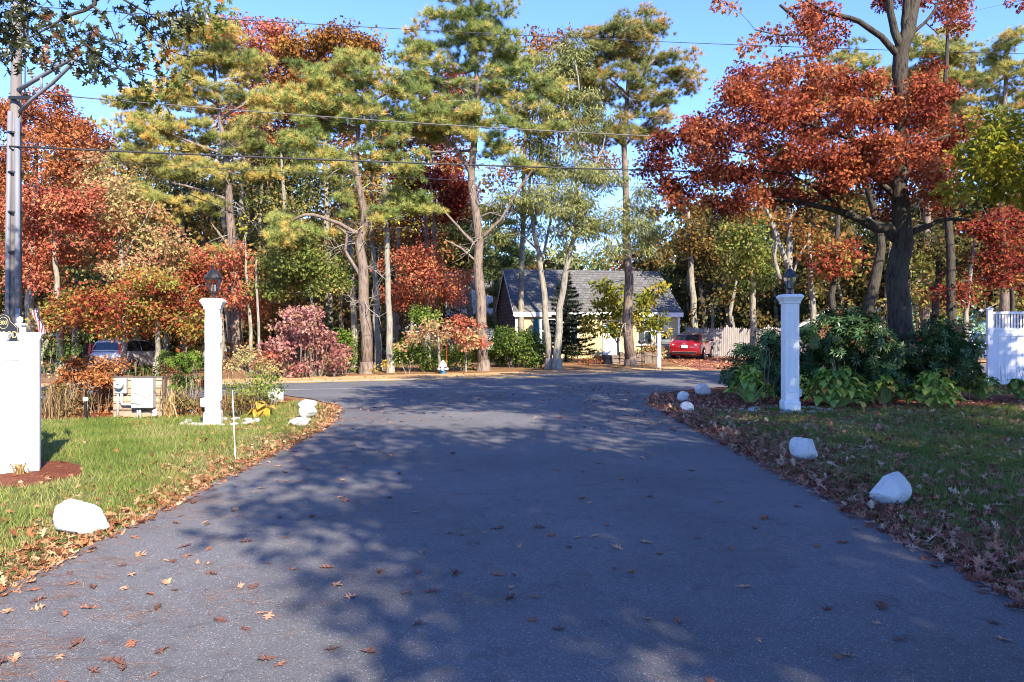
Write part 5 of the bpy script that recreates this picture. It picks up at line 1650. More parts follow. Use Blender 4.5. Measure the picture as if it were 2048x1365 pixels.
px_tree('maple_tree', 'small orange and green maple with a thin trunk beside the fire hydrant', 26.8,
        [[(879, 742, 6), (878, 700, 6), (876, 665, 4), (872, 645, 3)]],
        [(870, 655, 50, 13), (830, 668, 40, 12), (910, 668, 45, 12), (870, 685, 55, 10), (935, 690, 26, 12), (810, 685, 25, 8)],
        'lobed', LM['maple_mix'], BG, 58, **{**MAP, 'dens': 9, 'cr': 0.35, 'nl': 40, 'size': .11})
px_tree('maple_tree', 'small scarlet maple sapling leaning on the tallest pine trunk', 27.4,
        [[(932, 738, 5), (932, 700, 4), (935, 660, 3)]],
        [(930, 665, 30, 16), (945, 690, 22, 14), (915, 640, 30, 14), (950, 650, 18, 14)],
        'lobed', LM['maple_red'], BG, 59, **{**MAP, 'dens': 7, 'cr': 0.35, 'nl': 85, 'size': .11})
# thin bare-ish saplings
px_tree('sapling', 'thin pale sapling trunk nearest the golden pine', 28,
        [[(503, 738, 9), (499, 640, 8), (494, 560, 6), (490, 470, 4)]], [(495, 450, 30, 22)], 'quad', LM['yellow_green'], BW, 61, nl=16, size=.13, cr=.4, dens=4)
px_tree('sapling', 'thin pale sapling trunk midway between the golden pine and the pink bush', 27,
        [[(521, 735, 7), (517, 650, 6), (513, 570, 5), (512, 520, 3)]], [(515, 510, 26, 18)], 'quad', LM['olive'], BW, 62, nl=14, size=.13, cr=.4, dens=4)

# ------------------------------------------------------------------ the big red oak on the right and its neighbours
px_tree('oak_tree', 'massive dark trunked oak with deep red leaves behind the rhododendrons', 18.3,
        [[(1807, 806, 64), (1806, 700, 56), (1800, 600, 50), (1797, 520, 47), (1801, 460, 42), (1800, 370, 36), (1803, 250, 34), (1800, 160, 33), (1806, 95, 34), (1824, 40, 28), (1840, -50, 25)],
         [(1800, 480, 32), (1775, 458, 30), (1735, 448, 25), (1690, 428, 18), (1630, 410, 12), (1560, 400, 8), (1480, 395, 4)],
         [(1812, 470, 18), (1850, 455, 13), (1890, 440, 9), (1940, 440, 5)],
         [(1797, 112, 16), (1765, 75, 14), (1720, 45, 12), (1680, 32, 10), (1640, 20, 7), (1600, -10, 5)],
         [(1800, 100, 20), (1786, 45, 17), (1772, -30, 14)],
         [(1808, 70, 19), (1812, 20, 17), (1812, -40, 15)],
         [(1806, 75, 10), (1840, 55, 8), (1870, 20, 6), (1885, -30, 4)],
         [(1800, 350, 18), (1750, 300, 14), (1690, 275, 10), (1620, 250, 6), (1560, 230, 4)],
         [(1800, 400, 15), (1740, 350, 12), (1660, 330, 9), (1560, 320, 6), (1460, 300, 4)],
         [(1803, 330, 14), (1850, 290, 10), (1900, 270, 5)],
         [(1690, 428, 10), (1650, 390, 8), (1580, 350, 6), (1500, 340, 4), (1400, 330, 3)]],
        [(1450, 205, 60, 36, -.5), (1520, 190, 65, 36, .6), (1390, 260, 60, 42, .2), (1340, 310, 45, 42, -.4), (1440, 270, 60, 40, -1.2), (1510, 260, 65, 40, .8), (1580, 230, 65, 40, -1), (1400, 340, 65, 40, .6), (1480, 340, 65, 40, -.8),
         (1560, 320, 65, 45, .4), (1640, 240, 65, 38, .9), (1700, 225, 55, 36, -.7), (1640, 310, 70, 45, -1), (1720, 300, 65, 50, .7), (1760, 220, 55, 40, .3), (1810, 200, 50, 40, -1), (1860, 230, 45, 45, .5), (1780, 290, 60, 50, -1.3),
         (1850, 310, 50, 50, .2), (1610, 385, 75, 30, .2), (1520, 400, 65, 26, -.5), (1700, 370, 65, 36, -.9), (1440, 400, 55, 26, .5), (1370, 385, 40, 26, -.3), (1880, 370, 45, 40, -.6), (1800, 370, 55, 30, 1), (1780, 430, 45, 18, .6), (1890, 420, 40, 20, .2), (1330, 360, 30, 30, 0), (1680, 180, 45, 24, .5), (1740, 175, 45, 24, -.6), (1840, 160, 36, 22, .6), (1600, 190, 50, 24, .8), (1560, 215, 50, 26, -.3), (1300, 330, 25, 24, .1), (1490, 175, 40, 20, .3), (1780, 340, 70, 40, -1.2), (1920, 260, 30, 30, .4), (1540, 150, 40, 24, -.4), (1600, 130, 45, 24, .4), (1480, 150, 26, 16, .2), (1850, 140, 34, 22, .9), (1880, 190, 36, 26, -.5), (1640, 90, 36, 18, .3), (1700, 150, 40, 20, -.3), (1645, 35, 46, 20, .4), (1595, 55, 36, 18, -.3), (1690, 60, 30, 14, .2), (1775, 0, 26, 12, .3), (1890, 15, 40, 22, .3), (1915, 40, 24, 14, -.3), (1850, -10, 30, 18, .2), (1880, 300, 40, 40, .7)],
        'lobed', LM['oak_red'], BO, 71, nl=150, size=0.092, cr=0.37, dens=7.4, flat=0.75, vb=(0.1, 0.88), group=None)
px_tree('oak_tree', 'leaning bare limbed oak with rusty top sprays left of the massive oak', 23,
        [[(1722, 735, 30), (1730, 640, 26), (1750, 560, 24), (1765, 500, 20), (1740, 400, 17), (1700, 260, 15), (1665, 175, 14), (1640, 120, 12), (1610, 60, 9), (1560, 10, 6)],
         [(1640, 110, 7), (1590, 115, 5), (1550, 130, 3)], [(1615, 70, 6), (1560, 70, 4), (1510, 60, 3)]],
        [(1545, 60, 42, 18, .3), (1500, 100, 26, 14, -.5), (1600, 65, 45, 20, .5), (1550, 130, 40, 20, 0), (1440, 12, 40, 12, .3), (1520, 150, 34, 18, .4), (1570, 10, 40, 14, -.3), (1640, 140, 40, 22, .5), (1570, 160, 50, 26, .5), (1620, 185, 50, 26, -.4), (1680, 190, 40, 26, .6), (1510, 180, 36, 18, 0)],
        'lobed', LM['oak_orange'], BO, 72, nl=44, size=0.15, cr=0.42, dens=4.2, flat=0.7)
px_tree('oak_tree', 'tall oak top with dark red sprays at the upper right edge', 24,
        [[(1905, 770, 22), (1900, 600, 20), (1895, 400, 16), (1890, 200, 11), (1895, 60, 7), (1890, -10, 5)]],
        [(1885, 22, 42, 20), (1925, 35, 24, 14), (1840, 5, 30, 10), (2030, 5, 24, 12)], 'lobed', LM['oak_red'], BO, 73, nl=40, size=0.15, cr=0.4, dens=5, flat=0.7, vb=(0, .5))
px_tree('pine_tree', 'yellow green pine directly behind the top of the massive oak', 36,
        [[(1850, 720, 20), (1852, 500, 17), (1858, 300, 12), (1865, 100, 6)]],
        [(1870, 110, 50, 30), (1920, 150, 55, 28), (1850, 165, 55, 32), (1900, 200, 60, 30), (1940, 215, 36, 22), (1870, 250, 50, 30), (1700, 120, 45, 34), (1670, 170, 50, 34), (1640, 210, 50, 30), (1740, 170, 40, 30), (1920, 110, 34, 26), (1960, 160, 34, 22), (1840, 90, 36, 30), (1880, 170, 60, 36), (1850, 220, 60, 36), (1920, 250, 55, 30), (1800, 150, 40, 30), (1900, 70, 24, 22), (1760, 210, 50, 30), (1900, 300, 50, 30)],
        'pine', LM['pine_yellow'], BP, 74, group='pines behind the red oak', **{**PINE, 'dens': 6.4, 'size': .25})
px_tree('pine_tree', 'pale yellow pine at the right edge of the photo', 33,
        [[(2010, 725, 22), (2008, 500, 18), (2005, 300, 12), (2015, 90, 6)]],
        [(2020, 85, 40, 28), (1990, 140, 40, 26), (2040, 140, 45, 30), (2010, 190, 50, 30), (2060, 200, 40, 30), (1980, 240, 40, 26), (2030, 260, 50, 28), (1950, 290, 45, 22), (2060, 300, 40, 26), (1960, 170, 24, 14)],
        'pine', LM['pine_yellow'], BP, 75, group='pines behind the red oak', **{**PINE, 'dens': 6.6, 'size': .24})
px_tree('maple_tree', 'yellow green leaved tree reaching in at the right edge in front of the red oak', 15.0,
        [[(2230, 815, 40), (2225, 600, 34), (2215, 420, 28), (2190, 300, 20), (2160, 150, 12)], [(2218, 430, 14), (2130, 370, 10), (2040, 340, 7), (1950, 330, 3)], [(2200, 330, 12), (2110, 280, 9), (2030, 250, 6), (1975, 240, 3)]],
        [(1990, 300, 55, 40), (1940, 330, 45, 36), (2030, 260, 45, 40), (2010, 360, 60, 36), (1930, 380, 35, 24), (2060, 330, 45, 45), (1970, 250, 35, 30), (2050, 400, 50, 24), (2120, 300, 60, 60), (2130, 380, 60, 40), (2180, 200, 70, 60)],
        'oval', LM['yellow_green'], BG, 76, nl=56, size=0.125, cr=0.33, dens=14, flat=0.7)
px_tree('maple_tree', 'dark red maple low at the right edge beside the vinyl fence top', 25,
        [[(1930, 752, 14), (1932, 650, 12), (1940, 560, 9), (1950, 470, 5)]],
        [(1930, 580, 45, 16), (1960, 560, 40, 20), (1990, 480, 50, 36), (2020, 430, 40, 30), (1985, 530, 45, 26), (1900, 595, 30, 10), (2040, 500, 40, 36), (1960, 440, 36, 26), (2030, 560, 40, 26)],
        'lobed', LM['maple_dark'], BG, 77, **{**MAP, 'dens': 4.2, 'vb': (0, .45)})
px_tree('maple_tree', 'sunlit bright green maple with a thin trunk left of the shaded lamp post lantern', 37,
        [[(1508, 715, 15), (1506, 600, 13), (1500, 500, 10), (1499, 430, 6)]],
        [(1485, 470, 42, 26), (1510, 500, 42, 26), (1480, 530, 40, 22), (1520, 540, 40, 22), (1500, 440, 36, 22), (1460, 500, 28, 22), (1500, 570, 36, 14)],
        'lobed', LM['green'], BG, 78, **{**FAROAK, 'dens': 4.2, 'size': .17})
px_tree('maple_tree', 'bright lime green maple seen low to the right of the massive oak trunk', 36,
        [[(1872, 715, 14), (1870, 600, 12), (1866, 500, 9), (1865, 440, 5)]],
        [(1870, 560, 45, 22), (1900, 590, 45, 18), (1850, 590, 36, 20), (1880, 620, 50, 16), (1900, 540, 36, 22), (1860, 525, 36, 18), (1930, 560, 26, 20)],
        'lobed', LM['green'], BG, 79, **{**FAROAK, 'dens': 4.2, 'size': .17, 'vb': (.4, 1)})
px_tree('oak_tree', 'forked pale trunk oak rising just behind the shaded lamp post lantern', 33,
        [[(1572, 735, 24), (1578, 640, 20), (1580, 540, 17), (1578, 470, 14), (1583, 400, 10)], [(1578, 540, 12), (1560, 490, 11), (1545, 450, 9), (1530, 410, 6)], [(1582, 560, 6), (1600, 510, 5), (1620, 480, 3)], [(1560, 560, 10), (1548, 510, 9), (1556, 470, 7), (1540, 430, 5)]],
        [(1600, 460, 45, 20), (1550, 430, 45, 20), (1630, 500, 40, 20)], 'lobed', LM['oak_brown'], BW, 80, **{**FAROAK, 'nl': 44})
px_tree('oak_tree', 'pale straight trunk oak a little right of the shaded lamp post', 34,
        [[(1624, 720, 13), (1625, 620, 12), (1621, 540, 10), (1618, 460, 7)]], [(1650, 540, 40, 20), (1620, 480, 45, 22)], 'lobed', LM['woods_warm'], BW, 81, **{**FAROAK, 'nl': 85})
px_tree('oak_tree', 'dark trunked oak between the pale trunk and the leaning oak', 31,
        [[(1655, 735, 18), (1662, 620, 16), (1672, 520, 13), (1676, 430, 9)]], [(1690, 540, 45, 22), (1650, 500, 45, 22), (1700, 500, 40, 20)], 'lobed', LM['maple_dark'], BO, 82, **{**FAROAK, 'nl': 85})
px_tree('oak_tree', 'grey trunked oak at the right corner of the cape house roof', 44,
        [[(1392, 715, 18), (1386, 600, 15), (1380, 500, 12), (1376, 420, 8)]], [(1380, 470, 45, 26), (1420, 500, 40, 26), (1350, 500, 40, 20), (1390, 430, 45, 26)], 'lobed', LM['woods_warm'], BG, 83, **{**FAROAK, 'nl': 85})
px_tree('oak_tree', 'slim dark oak trunk rising behind the stockade fence left end', 46,
        [[(1412, 715, 13), (1404, 600, 12), (1400, 540, 10), (1398, 450, 7)], [(1404, 590, 5), (1425, 565, 4), (1440, 540, 2)]], [(1430, 540, 40, 22), (1400, 520, 36, 22), (1440, 480, 40, 24)], 'lobed', LM['woods_dark'], BO, 84, **{**FAROAK, 'nl': 85})
px_tree('oak_tree', 'dark trunk oak with ivy green leaves left of the vinyl fence', 28,
        [[(1868, 745, 20), (1871, 650, 17), (1876, 560, 14), (1880, 470, 9)]], [(1900, 500, 45, 20), (1850, 480, 40, 20), (1920, 530, 40, 20)], 'lobed', LM['woods_dark'], BO, 85, **{**FAROAK, 'nl': 85, 'size': .18})
px_tree('oak_tree', 'thin dark trunk oak standing above the right end of the vinyl fence', 27,
        [[(2026, 745, 12), (2025, 640, 11), (2023, 560, 8), (2020, 460, 5)]], [(2010, 520, 40, 24), (2040, 560, 30, 20)], 'lobed', LM['woods_dark'], BO, 86, **{**FAROAK, 'nl': 44, 'size': .17})

px_tree('pine_tree', 'soft pale green pine between the white house and the cape house', 47,
        [[(992, 705, 14), (992, 600, 12), (994, 500, 8), (996, 430, 4)]],
        [(990, 500, 40, 26), (1010, 540, 30, 26), (985, 580, 26, 26), (995, 640, 24, 30), (1000, 460, 30, 24), (975, 540, 20, 20), (1030, 510, 36, 22)], 'pine_far', LM['pale_green'], BG, 87, nl=26, size=.4, cr=.7, dens=3.4, flat=.6)
px_tree('maple_tree', 'tall green and rust maple filling the gap left of the cape house roof', 50,
        [[(940, 700, 16), (938, 560, 13), (930, 450, 9), (925, 380, 5)]],
        [(930, 480, 45, 30), (900, 450, 40, 30), (950, 520, 36, 24), (910, 520, 36, 22), (940, 430, 36, 26), (880, 500, 30, 22)], 'lobed', LM['woods_olive'], BG, 88, **FAROAK)
# young trees round the cape house
px_tree('redbud_tree', 'small tree with big round yellow green leaves in front of the yellow house', 35.5,
        [[(1238, 725, 6), (1236, 690, 5), (1234, 640, 4), (1225, 600, 3)], [(1236, 690, 3), (1215, 650, 3), (1195, 620, 2)], [(1236, 680, 3), (1262, 640, 3), (1290, 600, 2)]],
        [(1225, 590, 34, 22), (1200, 620, 36, 22), (1260, 610, 38, 24), (1300, 600, 30, 18), (1180, 655, 22, 22), (1220, 660, 30, 18), (1280, 640, 40, 20), (1310, 650, 28, 18), (1205, 575, 26, 10), (1320, 580, 18, 14), (1240, 635, 40, 18)],
        'oval', LM['redbud'], BO, 91, nl=34, size=0.23, cr=0.38, dens=5.5, flat=0.75)
def spruce(label, x, y, h, r, seed):
    rg = rng_of(seed)
    t = thing('spruce_tree', label, 'tree', (x, y, 0))
    tr = MB(); tr.tube([(0, 0, -0.1), (0, 0, h * 0.5), (0, 0, h)], [0.09, 0.06, 0.012], 8)
    L = Leaves()
    z = 0.5
    while z < h * 0.98:
        rr = r * (1 - z / h) ** 0.85 + 0.06
        n = 7
        a0 = rg.uniform(0, 6)
        for k in range(n):
            a = a0 + 2 * PI * k / n + rg.uniform(-.2, .2)
            l = rr * rg.uniform(0.75, 1.15)
            e = np.array([math.cos(a) * l, math.sin(a) * l, z - 0.10 * l + 0.25 * l * rg.random()])
            s = np.array([0, 0, z])
            mid = (s + e) / 2 + np.array([0, 0, -0.12 * l])
            tr.tube([s, mid, e], [0.018, 0.012, 0.004], 4, 0, False)
            m_ = int(26 * l) + 8
            u = rg.random(m_)
            P = (1 - u)[:, None] ** 2 * s + 2 * (u * (1 - u))[:, None] * mid + (u ** 2)[:, None] * e
            sd = np.array([-math.sin(a), math.cos(a), 0])
            w_ = (rg.random(m_) - .5)[:, None] * 0.5 * l * (1 - u)[:, None]
            P = P + sd * w_
            A = norm((e - s) / l + sd * np.sign(w_) * 0.7 + rg.normal(size=(m_, 3)) * 0.2)
            L.add(TT_FAR, P, A, rand_dirs(rg, m_), 0.17 * rg.uniform(.8, 1.2, m_), rg.random(m_))
        z += 0.24
    tr.build('trunk', BO, t, smooth=True, fix=False)
    L.build('crown', LM['spruce'], t)
spruce('dark green spruce with drooping boughs in front of the cape house', *W(1132, 0, 36.5)[:2], 4.75, 1.75, 5)

# ------------------------------------------------------------------ oak bough hanging in at the top left, its tree off to the left
YB = 9.3
pth = px_paths(YB, [
    [(-640, 830, 60), (-640, 560, 52), (-620, 200, 46), (-590, -100, 36), (-560, -420, 24)],
    [(-605, 20, 26), (-400, -60, 22), (-200, -90, 18), (0, -40, 14), (170, -30, 11), (190, 10, 9), (140, 30, 7), (100, 55, 5), (40, 85, 3)],
    [(185, 5, 8), (230, -10, 6), (300, 30, 4), (350, 25, 3), (420, 15, 2)],
    [(140, 32, 6), (155, 70, 5), (185, 100, 4), (230, 130, 3), (300, 150, 2)],
    [(185, 12, 6), (215, 40, 4), (225, 60, 3), (250, 120, 2)],
    [(260, 10, 5), (300, 70, 3), (360, 110, 2), (420, 110, 1.5)],
    [(-200, -90, 12), (-120, 20, 8), (-60, 90, 5), (20, 110, 3)]])
hang = [(20, 20, 45, 30), (30, 70, 40, 30), (80, 60, 40, 30), (110, 90, 30, 30), (20, 115, 30, 22), (70, 120, 30, 22), (90, 20, 40, 20), (160, 45, 40, 26), (180, 80, 40, 26), (150, 110, 40, 24),
        (200, 120, 45, 26), (240, 100, 40, 28), (180, 150, 30, 20), (235, 145, 36, 20), (290, 130, 40, 30), (230, 20, 40, 20), (290, 40, 36, 22), (330, 20, 40, 24), (380, 20, 40, 22), (310, 90, 36, 26),
        (350, 70, 34, 26), (20, 40, 40, 30), (-40, 60, 60, 60), (-120, 0, 80, 80), (-250, -100, 120, 100), (-420, -150, 140, 120), (-560, -250, 160, 140), (-650, -100, 120, 120), (-350, -300, 200, 120), (-100, -200, 150, 90)]
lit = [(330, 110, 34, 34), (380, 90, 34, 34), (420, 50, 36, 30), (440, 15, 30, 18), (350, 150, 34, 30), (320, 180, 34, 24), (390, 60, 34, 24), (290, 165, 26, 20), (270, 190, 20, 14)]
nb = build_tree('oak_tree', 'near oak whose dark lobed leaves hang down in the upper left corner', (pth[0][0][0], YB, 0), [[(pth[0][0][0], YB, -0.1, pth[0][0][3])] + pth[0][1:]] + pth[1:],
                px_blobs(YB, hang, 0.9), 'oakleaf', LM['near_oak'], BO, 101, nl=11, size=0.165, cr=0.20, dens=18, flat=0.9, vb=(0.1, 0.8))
rg = rng_of(102)
L = Leaves()
b0 = np.array(nb.location)
for (x, y, z, rx, ry, rz) in px_blobs(YB + 0.3, lit, 0.9):
    n = max(2, int(26 * PI * rx * rz))
    for p in np.array([x, y, z]) - b0 + rand_dirs(rg, n) * (rg.random(n) ** 0.4)[:, None] * np.array([rx, ry, rz]):
        fill_clump(L, rg, p, 0.15, 'oakleaf', 8, 0.155, rg.uniform(0.1, 0.9), 0.9)
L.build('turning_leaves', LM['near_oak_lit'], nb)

SHADERS = [
    ('shade casting oak beside the right hand lawn', 6.6, 6.0, 13.5, 5.0, 501, .62, 1.35),
    ('shade casting oak right of the camera', 11.5, 1.0, 13.0, 4.4, 502, .45, .7),
    ('shade casting oak behind the camera on the right', 7.2, -4.8, 12.5, 4.2, 503, .42, 1.6),
    ('shade casting oak beyond the right hand lawn', 14.8, 11.0, 12.0, 4.2, 504, .42, .8),
    ('shade casting oak behind the camera', 9.8, -10.5, 12, 3.4, 505),
    ('shade casting oak far to the right of the camera', 16.5, 4.0, 13.0, 4.5, 506, .42, .75),
    ('shade casting oak behind the camera far on the right', 12.0, -6.5, 13.0, 4.4, 507, .42, 1.5),
    ('shade casting oak close behind the camera', 4.7, -2.2, 11.0, 2.7, 508, .5),
    ('shade casting oak right of the vinyl fence', 19.2, 10.0, 12.5, 4.4, 509, .42, .6),
    ('shade casting oak at the right of the camera near the drive', 7.8, 0.3, 12.0, 2.5, 510, .5),
    ('shade casting oak at the right hand lawn centre', 10.5, 4.4, 11.5, 2.1, 511, .55, 1.3),
]

# ------------------------------------------------------------------ shrubs
def shrub(name, label, Y, bl, leaf, lm, seed, nl, size, cr, dens, flat=0.75, stems=7, group=None, vb=(0.1, 0.9), stemm=None, cat='shrub', depth=0.8, core=0.4):
    """a bush: blobs in photograph pixels at depth Y, stems from the ground into the clumps"""
    rg = rng_of(seed)
    bw = px_blobs(Y, bl, depth)
    x0 = sum(b[0] for b in bw) / len(bw)
    root = thing(name, label, cat, (x0, Y, 0), 0, group)
    L = Leaves(); st = MB(); ns_ = 0
    B = np.array([x0, Y, 0])
    for (x, y, z, rx, ry, rz) in bw:
        n = max(2, int(dens * PI * rx * rz + .5))
        P = np.array([x, y, z]) - B + rand_dirs(rg, n) * (rg.random(n) ** core)[:, None] * np.array([rx, ry, rz])
        for i, p in enumerate(P):
            if p[2] < 0.04: p[2] = 0.04 + 0.1 * rg.random()
            fill_clump(L, rg, p, cr * rg.uniform(.75, 1.25), leaf, max(2, int(nl * rg.uniform(.7, 1.3))), size, rg.uniform(*vb), flat)
            if i < stems:
                g = np.array([(x - x0) * 0.5 + p[0] * 0.25, (y - Y) * 0.6, -0.03]) + rg.normal(size=3) * np.array([.06, .06, 0])
                mid = g * 0.45 + p * 0.55 + rg.normal(size=3) * 0.06
                st.tube([g, mid, p], [0.009, 0.006, 0.003], 5, 0, False); ns_ += 1
    if ns_ > 4:
        st.build('stems', stemm or M['bark_grey'], root, fix=False)
    L.build('foliage', lm, root)
    return root

RH = dict(leaf='whorl', nl=20, size=0.155, cr=0.30, dens=20)
shrub('rhododendron', 'largest dark green rhododendron right behind the shaded lamp post', 16.6,
      [(1690, 670, 70, 48), (1640, 700, 50, 55), (1740, 700, 60, 50), (1690, 730, 80, 45), (1620, 745, 45, 35), (1760, 750, 50, 35), (1690, 775, 90, 28), (1700, 640, 45, 24)], lm=LM['rhodo'], seed=201, **RH)
shrub('rhododendron', 'loose dark green rhododendron to the left of the shaded lamp post', 17.3,
      [(1540, 690, 30, 24), (1510, 715, 40, 28), (1550, 735, 36, 40), (1500, 760, 45, 22), (1560, 780, 40, 26), (1470, 745, 20, 14)], lm=LM['rhodo'], seed=202, **{**RH, 'dens': 17})
shrub('rhododendron', 'dark green rhododendron spreading right of the massive oak trunk', 16.9,
      [(1880, 690, 50, 36), (1840, 720, 45, 40), (1900, 735, 45, 40), (1860, 765, 60, 26), (1880, 660, 34, 20), (1920, 700, 26, 26)], lm=LM['rhodo'], seed=203, **{**RH, 'dens': 17})
shrub('shrub', 'wispy small leaved shrub at the road corner left of the hostas', 18.0,
      [(1480, 730, 26, 14), (1455, 745, 16, 12), (1500, 745, 26, 16)], 'quad', LM['shrub_dark'], 204, 26, 0.06, 0.22, 16)
shrub('shrub', 'loose green shrub in front of the white car beside the vinyl fence', 24,
      [(1940, 700, 30, 22), (1960, 680, 24, 20), (1920, 660, 30, 18)], 'quad', LM['shrub'], 205, 26, 0.12, 0.35, 6)

# left bed
shrub('hydrangea', 'rust coloured dried hydrangea with bare tan stems behind the path light', 14.2,
      [(190, 745, 36, 14), (140, 750, 30, 14), (215, 770, 26, 14), (165, 770, 40, 12), (120, 770, 20, 10), (225, 735, 24, 12), (170, 720, 30, 10), (205, 800, 18, 12), (150, 800, 20, 10)], 'oval', LM['rust'], 211, 90, 0.07, 0.17, 28, stems=7, stemm=M['twig_brown'], cat='shrub')
shrub('hydrangea', 'twiggy nearly bare hydrangea beside the white entrance wall', 13.8,
      [(95, 745, 26, 14), (110, 790, 26, 18), (90, 800, 16, 14)], 'oval', LM['tan'], 212, 8, 0.06, 0.16, 16, stems=16, stemm=M['twig_brown'], cat='shrub')
shrub('shrub', 'dark blue green fir like bush behind the bare hydrangea', 17.5,
      [(105, 715, 30, 30), (140, 700, 26, 24), (90, 690, 20, 16)], 'quad', LM['shrub_dark'], 213, 30, 0.07, 0.24, 16)
shrub('shrub', 'yellow green laurel bush between the meter board and the sunlit lamp post', 14.4,
      [(365, 735, 32, 24), (385, 720, 22, 18), (350, 765, 28, 18), (385, 765, 24, 22), (340, 715, 22, 14)], 'whorl', LM['shrub'], 214, 9, 0.095, 0.18, 26)
shrub('shrub', 'dark green bush behind the meter board in front of the silver hatchback', 16.5,
      [(290, 740, 36, 10), (330, 730, 26, 14), (260, 745, 24, 8)], 'quad', LM['shrub_dark'], 215, 50, 0.07, 0.2, 26)
shrub('shrub', 'low sprawling green bush at the corner behind the half hidden white boulder', 15.6,
      [(540, 765, 20, 22), (520, 745, 22, 16), (555, 785, 12, 12), (510, 775, 18, 18)], 'quad', LM['shrub'], 216, 40, 0.05, 0.18, 30)
shrub('shrub', 'leafy green bush in front of the dry stalks right of the sunlit lamp post', 14.2,
      [(505, 770, 26, 22), (470, 790, 22, 20), (530, 790, 18, 18)], 'quad', LM['shrub'], 228, 60, 0.06, 0.2, 26)
shrub('shrub', 'low brown and green undergrowth at the foot of the dry stalks', 13.7,
      [(470, 812, 30, 12), (510, 806, 26, 14), (380, 806, 30, 14), (440, 806, 24, 14)], 'oval', LM['under'], 229, 70, 0.055, 0.17, 34)
shrub('shrub', 'rusty brown undergrowth under the hydrangea and behind the path light', 14.0,
      [(130, 812, 36, 14), (190, 812, 34, 14), (95, 812, 20, 14), (150, 792, 50, 14), (205, 790, 26, 16), (105, 785, 24, 16)], 'oval', LM['under'], 230, 70, 0.055, 0.17, 34)
shrub('shrub', 'rusty orange leaved bush behind the right end of the meter board', 15.2,
      [(345, 745, 26, 18), (320, 760, 24, 14), (400, 755, 24, 18), (365, 775, 30, 16)], 'oval', LM['rust'], 239, 46, 0.06, 0.2, 20)
shrub('shrub', 'mixed orange and green undergrowth bush right of the sunlit lamp post', 19.5,
      [(480, 720, 24, 18), (505, 710, 26, 18), (460, 735, 20, 14), (535, 725, 22, 16), (550, 740, 22, 10)], 'quad', LM['maple_mix'], 217, 60, 0.08, 0.26, 18)
shrub('burning_bush', 'large pale pink bush spreading at the roadside left of the broad pine', 24.6,
      [(610, 640, 36, 26), (575, 665, 34, 26), (640, 670, 38, 28), (600, 700, 50, 28), (655, 700, 32, 26), (560, 700, 30, 20), (640, 732, 46, 16), (590, 735, 40, 12), (590, 625, 22, 14), (550, 725, 36, 18), (690, 715, 18, 18)], 'lobed', LM['pink'], 218, 64, 0.12, 0.34, 12, vb=(.2, .9))
shrub('shrub', 'small scarlet bush at the left foot of the pale pink bush', 24.0,
      [(530, 715, 20, 12), (520, 735, 26, 10), (550, 730, 20, 10)], 'lobed', LM['maple_red'], 219, 36, 0.11, 0.28, 12)
shrub('shrub', 'round bright green bush between the pink bush and the broad pine trunk', 26.6,
      [(685, 675, 22, 20), (695, 700, 24, 22), (680, 720, 18, 14), (705, 725, 14, 14)], 'quad', LM['shrub'], 220, 80, 0.10, 0.34, 18)
shrub('shrub', 'dark green bush spreading behind the small maple and hydrant', 28.2,
      [(850, 640, 26, 20), (830, 700, 32, 22), (870, 715, 40, 18), (920, 715, 34, 18), (800, 715, 22, 14), (850, 625, 22, 14), (940, 700, 20, 22)], 'quad', LM['shrub'], 221, 80, 0.11, 0.36, 14)
shrub('shrub', 'tall dark green bush covering the left corner of the cape house', 31,
      [(1030, 685, 40, 22), (1000, 705, 30, 24), (1060, 690, 28, 26), (1040, 715, 44, 18), (1010, 670, 22, 14), (1065, 720, 24, 14)], 'quad', LM['shrub_dark'], 222, 80, 0.11, 0.38, 16)
shrub('shrub', 'sparse small bush in front of the cape house between locust and redbud', 36,
      [(1145, 700, 22, 16), (1130, 715, 18, 10)], 'quad', LM['shrub_dark'], 223, 24, 0.10, 0.3, 8)
shrub('shrub', 'low reddish ground bush beside the stone wall', 33.5,
      [(1175, 722, 24, 9), (1205, 722, 18, 8)], 'quad', LM['maple_dark'], 224, 34, 0.10, 0.28, 10)
shrub('ornamental_grass', 'tall tan dried grass clump in front of the yellow house between pine and mailbox', 36.5,
      [(1300, 700, 24, 14), (1285, 708, 20, 10), (1318, 706, 16, 10)], 'oval', LM['tan'], 225, 30, 0.14, 0.3, 10, cat='grass clump')
shrub('shrub', 'bare brown twiggy shrub left of the fire hydrant', 26.4,
      [(815, 722, 22, 12)], 'quad', LM['tan'], 226, 4, 0.08, 0.2, 16, stems=18, stemm=M['twig'])
shrub('shrub', 'small yellow leaved seedling bush between the two trunks by the roadside', 26.0,
      [(765, 728, 12, 8), (750, 735, 12, 6)], 'lobed', LM['hosta_yellow'], 227, 22, 0.09, 0.16, 20)

